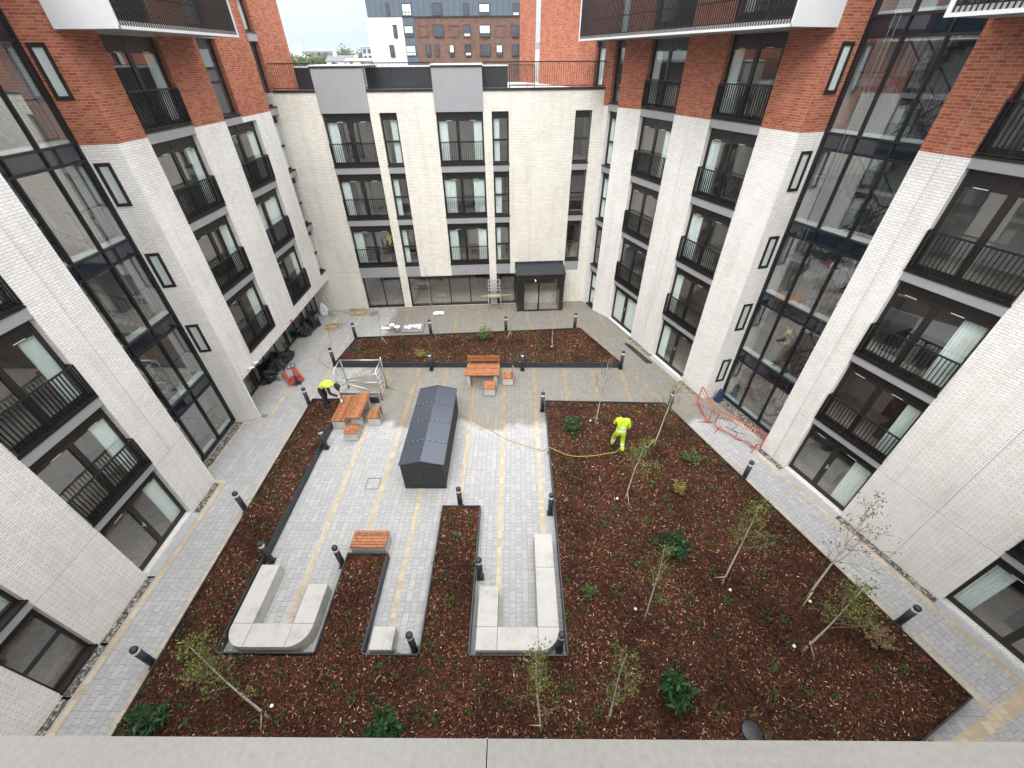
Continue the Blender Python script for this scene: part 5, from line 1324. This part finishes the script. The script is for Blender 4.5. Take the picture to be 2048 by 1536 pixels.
J = {'pelvis': ((0, 0, .98), (.165, .13)), 'spine': ((0, .02, 1.17), (.165, .13)), 'chest': ((0, .05, 1.40), (.20, .14)), 'neck': ((0, .085, 1.585), .062), 'head': ((0, .13, 1.70), .092), 'crown': ((0, .14, 1.79), .078),
     'sh_l': ((-.205, .05, 1.50), .078), 'el_l': ((-.25, .13, 1.23), .066), 'wr_l': ((-.15, .34, 1.10), .05), 'sh_r': ((.205, .05, 1.50), .078), 'el_r': ((.265, .03, 1.21), .066), 'wr_r': ((.255, .17, .98), .05),
     'hip_l': ((-.105, 0, .90), .115), 'kn_l': ((-.15, .20, .52), .092), 'an_l': ((-.18, .22, .10), .075), 'toe_l': ((-.20, .40, .05), .05), 'hip_r': ((.105, 0, .90), .115), 'kn_r': ((.13, .06, .50), .092), 'an_r': ((.16, -.12, .10), .078), 'toe_r': ((.18, .06, .045), .05)}
ZH = [(0, 'pelvis', 'spine'), (0, 'spine', 'chest'), (0, 'chest', 'neck'), (3, 'neck', 'head'), (3, 'head', 'crown')]+[(0, a+s, b+s) for s in 'lr' for a, b in (('sh_', 'el_'), ('el_', 'wr_'), ('hip_', 'kn_'), ('kn_', 'an_'))]+[(2, 'an_'+s, 'toe_'+s) for s in 'lr']+[(0, 'chest', 'sh_l'), (0, 'chest', 'sh_r')]
BH = [('pelvis', 'spine', .25, .65, 1), ('spine', 'chest', .0, .22, 1)]+[(a+s, b+s, t0, t1, 1) for s in 'lr' for a, b, t0, t1 in (('el_', 'wr_', .35, .6), ('kn_', 'an_', .25, .42), ('kn_', 'an_', .58, .74))]
person('worker in full yellow high visibility suit seen from behind, holding a hose', (3.79, 10.68, MZ+.0), R(-6), J, ZH, ['hivis', 'silver', 'boot', 'skin'],
       hands=[((-.15, .34, 1.10), (.3, .9, -.4), (0, 0, 1), 1, 3), ((.255, .17, .98), (0, .75, -.7), (1, 0, 0), 1, 3)], bands=BH)
# bending worker, facing +x
J2 = {'pelvis': ((-.12, 0, .99), (.15, .14)), 'spine': ((.06, 0, 1.10), (.155, .14)), 'chest': ((.29, .0, 1.12), (.165, .18)), 'neck': ((.47, .0, 1.06), .06), 'head': ((.58, -.01, .985), .092), 'crown': ((.66, -.01, .93), .078), 'nose_dir': ((.3, 0, -.9), 0),
      'sh_l': ((.32, .20, 1.08), .072), 'el_l': ((.38, .25, .80), .062), 'wr_l': ((.58, .16, .58), .046), 'sh_r': ((.32, -.20, 1.08), .072), 'el_r': ((.36, -.28, .80), .062), 'wr_r': ((.60, -.20, .60), .046),
      'hip_l': ((-.10, .10, .90), .10), 'kn_l': ((-.02, .14, .50), .08), 'an_l': ((-.12, .16, .09), .062), 'toe_l': ((.06, .17, .045), .046), 'hip_r': ((-.10, -.10, .90), .10), 'kn_r': ((.0, -.14, .50), .08), 'an_r': ((-.06, -.18, .09), .062), 'toe_r': ((.12, -.19, .045), .046)}
Z2 = [(0, 'pelvis', 'spine'), (0, 'spine', 'chest'), (0, 'chest', 'neck'), (3, 'neck', 'head'), (3, 'head', 'crown'), (0, 'chest', 'sh_l'), (0, 'chest', 'sh_r')]+[(2, a+s, b+s) for s in 'lr' for a, b in (('sh_', 'el_'), ('el_', 'wr_'), ('hip_', 'kn_'), ('kn_', 'an_'))]+[(2, 'an_'+s, 'toe_'+s) for s in 'lr']+[(2, 'pelvis', 'hip_l'), (2, 'pelvis', 'hip_r')]
B2 = [('spine', 'chest', .35, .6, 1)]
person('worker in yellow vest and dark clothes bending over the end of the long slatted bench', (-7.98, 13.28, MZ), R(4), J2, Z2, ['hivis', 'silver', 'dark_cloth', 'skin', 'glove'],
       hands=[((.58, .16, .58), (.7, -.2, -.6), (0, 0, 1), 1, 4), ((.60, -.20, .60), (.75, .2, -.5), (0, 0, 1), -1, 4)], bands=B2)
mb = MB(); mb.lathe([(.045, 0), (.05, .16), (.022, .21), (.02, .24)], 12, (-7.28, 13.12, .455)); tag(mb.build('tool_bottle', M['white']), 'white bottle held on the end of the slatted bench by the bending worker', 'bottle')
# workers behind the glass
J3 = dict(J); J3.update({'kn_l': ((-.12, .03, .52), .085), 'an_l': ((-.13, -.02, .10), .065), 'toe_l': ((-.14, .14, .045), .046), 'kn_r': ((.12, .03, .50), .085), 'an_r': ((.13, -.02, .10), .065), 'toe_r': ((.15, .14, .045), .046)})
Z3_ = [(0, 'pelvis', 'spine'), (0, 'spine', 'chest'), (0, 'chest', 'neck'), (3, 'neck', 'head'), (3, 'head', 'crown'), (0, 'chest', 'sh_l'), (0, 'chest', 'sh_r')]+[(2, a+s, b+s) for s in 'lr' for a, b in (('sh_', 'el_'), ('el_', 'wr_'), ('hip_', 'kn_'), ('kn_', 'an_'))]+[(2, 'an_'+s, 'toe_'+s) for s in 'lr']+[(2, 'pelvis', 'hip_l'), (2, 'pelvis', 'hip_r')]
p = FR(8.35, -1.22, 0)
person('worker in yellow vest behind the right hand stair glass one floor up', (p.x, p.y, 2.5), R(60), J3, Z3_, ['hivis', 'silver', 'dark_cloth', 'skin'], bands=[('spine', 'chest', .5, .8, 1)])
p = FL(10.2, -1.25, 0)
person('worker in yellow vest behind the left hand stair glass one floor up', (p.x, p.y, 2.6), R(-120), J3, Z3_, ['hivis', 'silver', 'dark_cloth', 'skin'], bands=[('spine', 'chest', .5, .8, 1)])
p = FB(2.62, -.35, 0)
person('worker in yellow vest inside the dark entrance porch', (p.x, p.y, .02), R(0), J3, Z3_, ['hivis', 'silver', 'dark_cloth', 'skin'], bands=[('spine', 'chest', .5, .8, 1)])
p = FB(-5.3, -.55, 0)
person('worker in yellow vest at the lowest left balcony window of the back block', (p.x, p.y, 2.62), R(160), J3, Z3_, ['hivis', 'silver', 'dark_cloth', 'skin'], bands=[('spine', 'chest', .5, .8, 1)])

# ================================================================ BEYOND THE TERRACE
KX = 1.5; YB = 90.
def bz(z): return 11.8+(z-11.8)*KX
def metal_clad():
    m, t, b = nt('seam_cladding'); b.inputs['Base Color'].default_value = (.085, .11, .145, 1); b.inputs['Roughness'].default_value = .5
    u = uvn(t); w_ = N(t, 'ShaderNodeTexWave', Scale=.32); w_.bands_direction = 'X'; L(t, u, w_.inputs['Vector'])
    r_ = ramp(t, w_.outputs['Fac'], [(0, (0, 0, 0)), (.06, (1, 1, 1))]); L(t, mixc(t, r_, (.05, .065, .09), (.09, .115, .15)), b.inputs['Base Color']); return m
M['seam'] = metal_clad()
TB = empty('apartment_building', (-11, YB, 0), 'large distant apartment block of brown brick, white render and grey seamed metal', 'building')
X = lambda x: x*KX
mb = MB(); mb.box((X(-16.3), YB, 0), (X(-11.15), YB+20, bz(15.42))); mb.build('rendered_wall', M['white'], TB)
mb = MB(); mb.box((X(-11.15), YB+.05, 0), (X(.6), YB+20, bz(15.42))); mb.build('brick_wall', M['brown_brick'], TB)
mb = MB(); mb.box((X(-16.05), YB-.1, bz(15.44)), (X(.6), YB+20, bz(21))); mb.box((X(.6), YB-.3, bz(9)), (X(1.1), YB+20, bz(21))); mb.box((X(-12.32), YB-.06, bz(9)), (X(-11.0), YB+.3, bz(15.44))); mb.build('metal_cladding', M['seam'], TB)
mb = MB(); mb.box((X(-12.3), YB-.12, bz(15.38)), (X(.6), YB-.02, bz(15.46))); mb.build('string_course', M['charcoal'], TB)
for k, (x0_, z0_, x1_, z1_) in enumerate([(-10.74, 14.76, -9.62, 13.74), (-7.4, 14.74, -6.16, 13.72), (-2.24, 14.71, -1.01, 13.68)]):
    mb = MB(); A = [(X(x0_), bz(z1_)), (X(x1_), bz(z0_))]
    for a, b in (((A[0][0], A[0][1]), (A[1][0], A[0][1]+.12)), ((A[0][0], A[1][1]-.12), (A[1][0], A[1][1])), ((A[0][0], A[0][1]+.12), (A[0][0]+.12, A[1][1]-.12)), ((A[1][0]-.12, A[0][1]+.12), (A[1][0], A[1][1]-.12))): mb.box((a[0], YB-.05, a[1]), (b[0], YB+.04, b[1]))
    mb.build('blind_panel_surround', M['brown_brick'], TB)
wins = [(-13.89, 16.53, -13.53, 15.51), (-12.19, 16.52, -11.19, 15.49), (-8.96, 16.5, -7.9, 15.47), (-5.59, 16.47, -4.98, 15.45), (-3.89, 16.46, -2.77, 15.44), (-.26, 16.44, .42, 15.42),
        (-13.46, 14.78, -13.03, 13.67), (-12.22, 14.72, -11.25, 13.75), (-9.0, 14.75, -7.92, 13.73), (-5.66, 14.73, -4.96, 13.71), (-3.94, 14.72, -2.77, 13.69), (-.37, 14.69, .43, 13.67),
        (-14.14, 13.06, -13.62, 11.99), (-12.28, 13.05, -11.21, 12.09), (-10.06, 13.09, -9.55, 12.08), (-8.99, 13.08, -8.61, 12.07), (-7.4, 13.07, -6.88, 12.06), (-5.62, 13.06, -4.96, 12.05), (-3.93, 13.05, -2.79, 12.04), (-2.13, 13.04, -1.44, 12.03), (-.38, 13.03, .41, 12.02)]
m, t, b_ = nt('far_glass'); b_.inputs['Base Color'].default_value = (.05, .06, .08, 1); b_.inputs['Roughness'].default_value = .06; b_.inputs['IOR'].default_value = 1.9; M['far_glass'] = m
for k, (x0_, z0_, x1_, z1_) in enumerate(wins):
    a, b, c, d = X(x0_), X(x1_), bz(z1_), bz(z0_); mb = MB(); t_ = .09; y0_, y1_ = YB-.2, YB+.12
    mb.box((a, y0_, c), (a+t_, y1_, d)); mb.box((b-t_, y0_, c), (b, y1_, d)); mb.box((a+t_, y0_, c), (b-t_, y1_, c+t_)); mb.box((a+t_, y0_, d-t_), (b-t_, y1_, d))
    n = 3 if b-a > 1.3 else 2 if b-a > .85 else 1
    for j in range(1, n): q = a+(b-a)*j/n; mb.box((q-.035, y0_, c+t_), (q+.035, y1_, d-t_))
    mb.box((a+t_, y0_, c+.42), (b-t_, y1_, c+.48))
    wd = mb.build('window', M['charcoal'], TB)
    mb = MB(); mb.box((a+t_, YB-.16, c+t_), (b-t_, YB-.1, d-t_)); mb.build('pane', M['far_glass'], wd)
    if k % 3 == 1: mb = MB(); mb.box((a+t_, YB-.175, c+.5), (b-t_, YB-.165, d-t_-.05)); mb.build('blind', M['curtain'], wd)
    if k % 4 == 1: mb = MB(); mb.box((a+t_, YB-.18, c+t_), (b-t_, YB-.165, c+.42)); mb.build('lower_panel', M['white'], wd)
# the town
def house(x, y, w_, d, h, rh, wall_m, roof_m, label, rows=2):
    r = empty('town_house', (x, y, 0), label, 'house', 'houses of the distant town')
    mb = MB(); mb.box((x-w_/2, y, 0), (x+w_/2, y+d, h)); mb.build('wall', M[wall_m], r)
    mb = MB(); a, b = x-w_/2-.3, x+w_/2+.3
    mb.face([(a, y-.4, h), (b, y-.4, h), (b, y+d/2, h+rh), (a, y+d/2, h+rh)]); mb.face([(a, y+d+.4, h), (b, y+d+.4, h), (b, y+d/2, h+rh), (a, y+d/2, h+rh)]); mb.face([(a, y-.4, h), (a, y+d/2, h+rh), (a, y+d+.4, h)]); mb.face([(b, y-.4, h), (b, y+d/2, h+rh), (b, y+d+.4, h)])
    rf = mb.build('roof', M[roof_m], r)
    mb = MB(); mb.box((x-w_*.3, y+d*.4, h+rh*.6), (x-w_*.3+.9, y+d*.55, h+rh+1)); mb.build('chimney', M[wall_m], rf)
    n = max(2, int(w_/3.2))
    for k in range(rows):
        for j in range(n):
            q = x-w_/2+w_*(j+.5)/n; mb = MB(); mb.box((q-.55, y-.05, h-1.9-2.9*k), (q+.55, y+.1, h-.4-2.9*k)); mb.build('window', M['far_glass'], r)
M['terracotta'] = plain('terracotta', (.30, .13, .10), .8); M['pink_wall'] = plain('pink_wall', (.62, .50, .47), .8); M['slate'] = plain('slate', (.12, .13, .15), .7); M['pale_blue'] = plain('pale_blue', (.42, .52, .58), .7)
house(-60.5, 180, 9, 8, 11.4, 1.6, 'white', 'slate', 'white walled distant house with slate roof at the left of the terrace')
house(-51.5, 176, 11, 8, 11.6, .5, 'pink_wall', 'roof_white', 'pinkish terrace house in the distance left of the white rendered block')
r = empty('tower_block', (-72.5, 260, 0), 'pale blue grey tower block in the distance beside the white rendered wall', 'building')
mb = MB(); mb.box((-75.2, 260, 0), (-66, 274, 16.7)); mb.build('wall', M['pale_blue'], r); mb = MB(); mb.box((-75.5, 259.6, 16.7), (-65.7, 274.4, 17.2)); mb.build('roof', M['white'], r)
for k in range(3):
    for j in range(4): mb = MB(); mb.box((-74.6+j*2.3, 259.9, 9.+k*2.6), (-73.2+j*2.3, 260.2, 10.6+k*2.6)); mb.build('window', M['far_glass'], r)
r = empty('stadium', (-195, 520, 0), 'long low grey stand roof on the skyline at the left', 'building')
mb = MB(); mb.box((-204, 520, 0), (-176, 545, 16.5)); mb.build('wall', M['pale_blue'], r); mb = MB(); mb.prism([(-208, 516), (-172, 516), (-174, 550), (-206, 550)], 16.5, 18.4); mb.build('roof', M['slate'], r)
mb = MB()
for z in range(0, 10): mb.tube([(-199.5+ (z % 2)*.8, 500, z*2.8), (-199.5+((z+1) % 2)*.8, 500, (z+1)*2.8)], .09, 4)
mb.tube([(-199.5, 500, 0), (-199.3, 500, 28)], .12, 5); mb.tube([(-198.7, 500, 0), (-199.1, 500, 28)], .12, 5); tag(mb.build('mast', M['grey_panel']), 'thin lattice mast rising over the distant stand roof', 'mast')
def far_tree(x, y, h, r, seed, label):
    rg = random.Random(seed); root = empty('far_tree', (x, y, 0), label, 'tree', 'trees of the distant town')
    mb = MB(); mb.tube([(x, y, 0), (x+.1*r, y, h*.45), (x, y, h*.8)], [.35, .25, .08], 6)
    for k in range(5): an = k*1.3+seed; mb.tube([(x, y, h*(.4+.07*k)), (x+r*.6*math.cos(an), y+r*.6*math.sin(an), h*(.6+.06*k))], [.14, .04], 4)
    mb.build('trunk', M['twig'], root)
    lf = MB(); uv = []; cl = []
    for k in range(16):
        a, e = rg.uniform(0, 6.28), rg.uniform(-.6, 1.4); q = rg.uniform(.35, .9)
        cl.append(Vector((x+r*q*math.cos(a)*math.cos(e), y+r*q*math.sin(a)*math.cos(e), h*.62+h*.36*q*math.sin(e))))
    for k in range(1100):
        c = rg.choice(cl)+Vector((rg.gauss(0, r*.2), rg.gauss(0, r*.2), rg.gauss(0, r*.17))); quadleaf(lf, uv, c, rg.uniform(.6, 1.1), rg)
    o = lf.build('crown', M['far_leaf'], root); setu(o, uv)
for i, (x, y, h, r, d) in enumerate([(-87, 200, 14.2, 5.5, 'at the left edge beside the red brick'), (-81.5, 205, 13.9, 5, 'second from the red brick at left'), (-75.5, 190, 13.2, 4.5, 'third from the red brick, in front of the stand'), (-69.5, 185, 13.0, 4.0, 'just left of the white house'), (-78, 172, 12.4, 3.5, 'low and bright in front of the larger trees'), (-71, 170, 12.2, 3.2, 'low and bright, close to the white house'), (-92, 290, 16.8, 7, 'on the skyline behind the white house roof'), (-83, 300, 17.2, 7, 'on the skyline left of the tower block'), (-118, 320, 16., 8, 'on the skyline below the long stand'), (-105, 330, 15.6, 8, 'on the skyline right of the long stand'), (-57, 165, 11.6, 2.5, 'in front of the pinkish house')]):
    far_tree(x, y, h, r, 40+i, 'distant round tree '+d)

# thin air that pales the far town
mb = MB(); mb.box((-1520, -220, -1.05), (1520, 2520, 32)); hz = mb.build('haze', [])
m = bpy.data.materials.new('haze_air'); m.use_nodes = True; t = m.node_tree; t.nodes.clear(); o = N(t, 'ShaderNodeOutputMaterial'); pv = N(t, 'ShaderNodeVolumePrincipled')
pv.inputs['Color'].default_value = (.93, .96, 1, 1); pv.inputs['Density'].default_value = HAZE; pv.inputs['Anisotropy'].default_value = .2; L(t, pv.outputs[0], o.inputs['Volume'])
hz.data.materials.append(m); tag(hz, 'thin pale haze over the distant town', kind='stuff')
# ================================================================ CAMERA, SKY, LIGHT
f, yaw, pit, roll = 828.02, -.011034, .666494, -.0078906
cam = bpy.data.cameras.new('camera'); co = bpy.data.objects.new('camera', cam); COL.objects.link(co); SC.camera = co
cam.sensor_fit = 'HORIZONTAL'; cam.sensor_width = 36; cam.lens = f*36/2048; cam.clip_start = .05; cam.clip_end = 9000
cy, sy, cp, sp = math.cos(yaw), math.sin(yaw), math.cos(pit), math.sin(pit)
F_ = Vector((sy*cp, cy*cp, -sp)); R0 = Vector((cy, -sy, 0)); U0 = R0.cross(F_)
Rv = R0*math.cos(roll)+U0*math.sin(roll); Uv = -R0*math.sin(roll)+U0*math.cos(roll)
co.matrix_world = Matrix(((Rv.x, Uv.x, -F_.x, 0), (Rv.y, Uv.y, -F_.y, 0), (Rv.z, Uv.z, -F_.z, 11.8), (0, 0, 0, 1)))
SUN_EL, SUN_AZ = R(52), R(192)       # azimuth clockwise from +y
W_ = bpy.data.worlds.new('World'); SC.world = W_; W_.use_nodes = True; t = W_.node_tree; bg = t.nodes['Background']
sky = N(t, 'ShaderNodeTexSky'); sky.sky_type = 'NISHITA'; sky.sun_disc = False; sky.sun_elevation = SUN_EL; sky.sun_rotation = SUN_AZ; sky.air_density = 1.; sky.dust_density = 2.
tc = N(t, 'ShaderNodeTexCoord'); sp_ = N(t, 'ShaderNodeSeparateXYZ'); L(t, tc.outputs['Generated'], sp_.inputs[0])
zz = math_(t, 'MAXIMUM', sp_.outputs[2], 0.)
cl = noise(t, tc.outputs['Generated'], 3.2, 6, .55)
# overcast: cloud deck brighter overhead, thinner blue-grey patches
lum = math_(t, 'MULTIPLY', math_(t, 'ADD', 1., math_(t, 'MULTIPLY', zz, 5.0)), 4.5)
low = mixc(t, ramp(t, cl, [(.40, (0, 0, 0)), (.60, (1, 1, 1))]), (.64, .85, .98), (.80, .94, 1.02))
cc = mixc(t, math_(t, 'MULTIPLY', zz, 2.2, clamp=True), low, (1.0, 1.0, 1.0))
sc_ = N(t, 'ShaderNodeVectorMath'); sc_.operation = 'SCALE'; L(t, cc, sc_.inputs[0]); L(t, lum, sc_.inputs['Scale'])
mx = mixc(t, .90, sky.outputs[0], sc_.outputs[0]); L(t, mx, bg.inputs[0]); bg.inputs[1].default_value = .10
sd = bpy.data.lights.new('sun', 'SUN'); sd.energy = 1.3; sd.angle = R(25); sd.color = (1, .985, .96); so = bpy.data.objects.new('sun', sd); COL.objects.link(so)
dv = Vector((math.sin(SUN_AZ)*math.cos(SUN_EL), math.cos(SUN_AZ)*math.cos(SUN_EL), math.sin(SUN_EL))); so.rotation_euler = dv.to_track_quat('Z', 'Y').to_euler(); so.location = (0, 0, 60)
vs_ = SC.view_settings; vs_.view_transform = 'Standard'; vs_.look = 'None'; vs_.exposure = .90; vs_.gamma = 1
SC.cycles.use_denoising = True; SC.cycles.max_bounces = 10; SC.cycles.diffuse_bounces = 7; SC.cycles.glossy_bounces = 3; SC.cycles.transmission_bounces = 4; SC.cycles.transparent_max_bounces = 12
SC.cycles.caustics_reflective = False; SC.cycles.caustics_refractive = False; SC.cycles.sample_clamp_indirect = 6
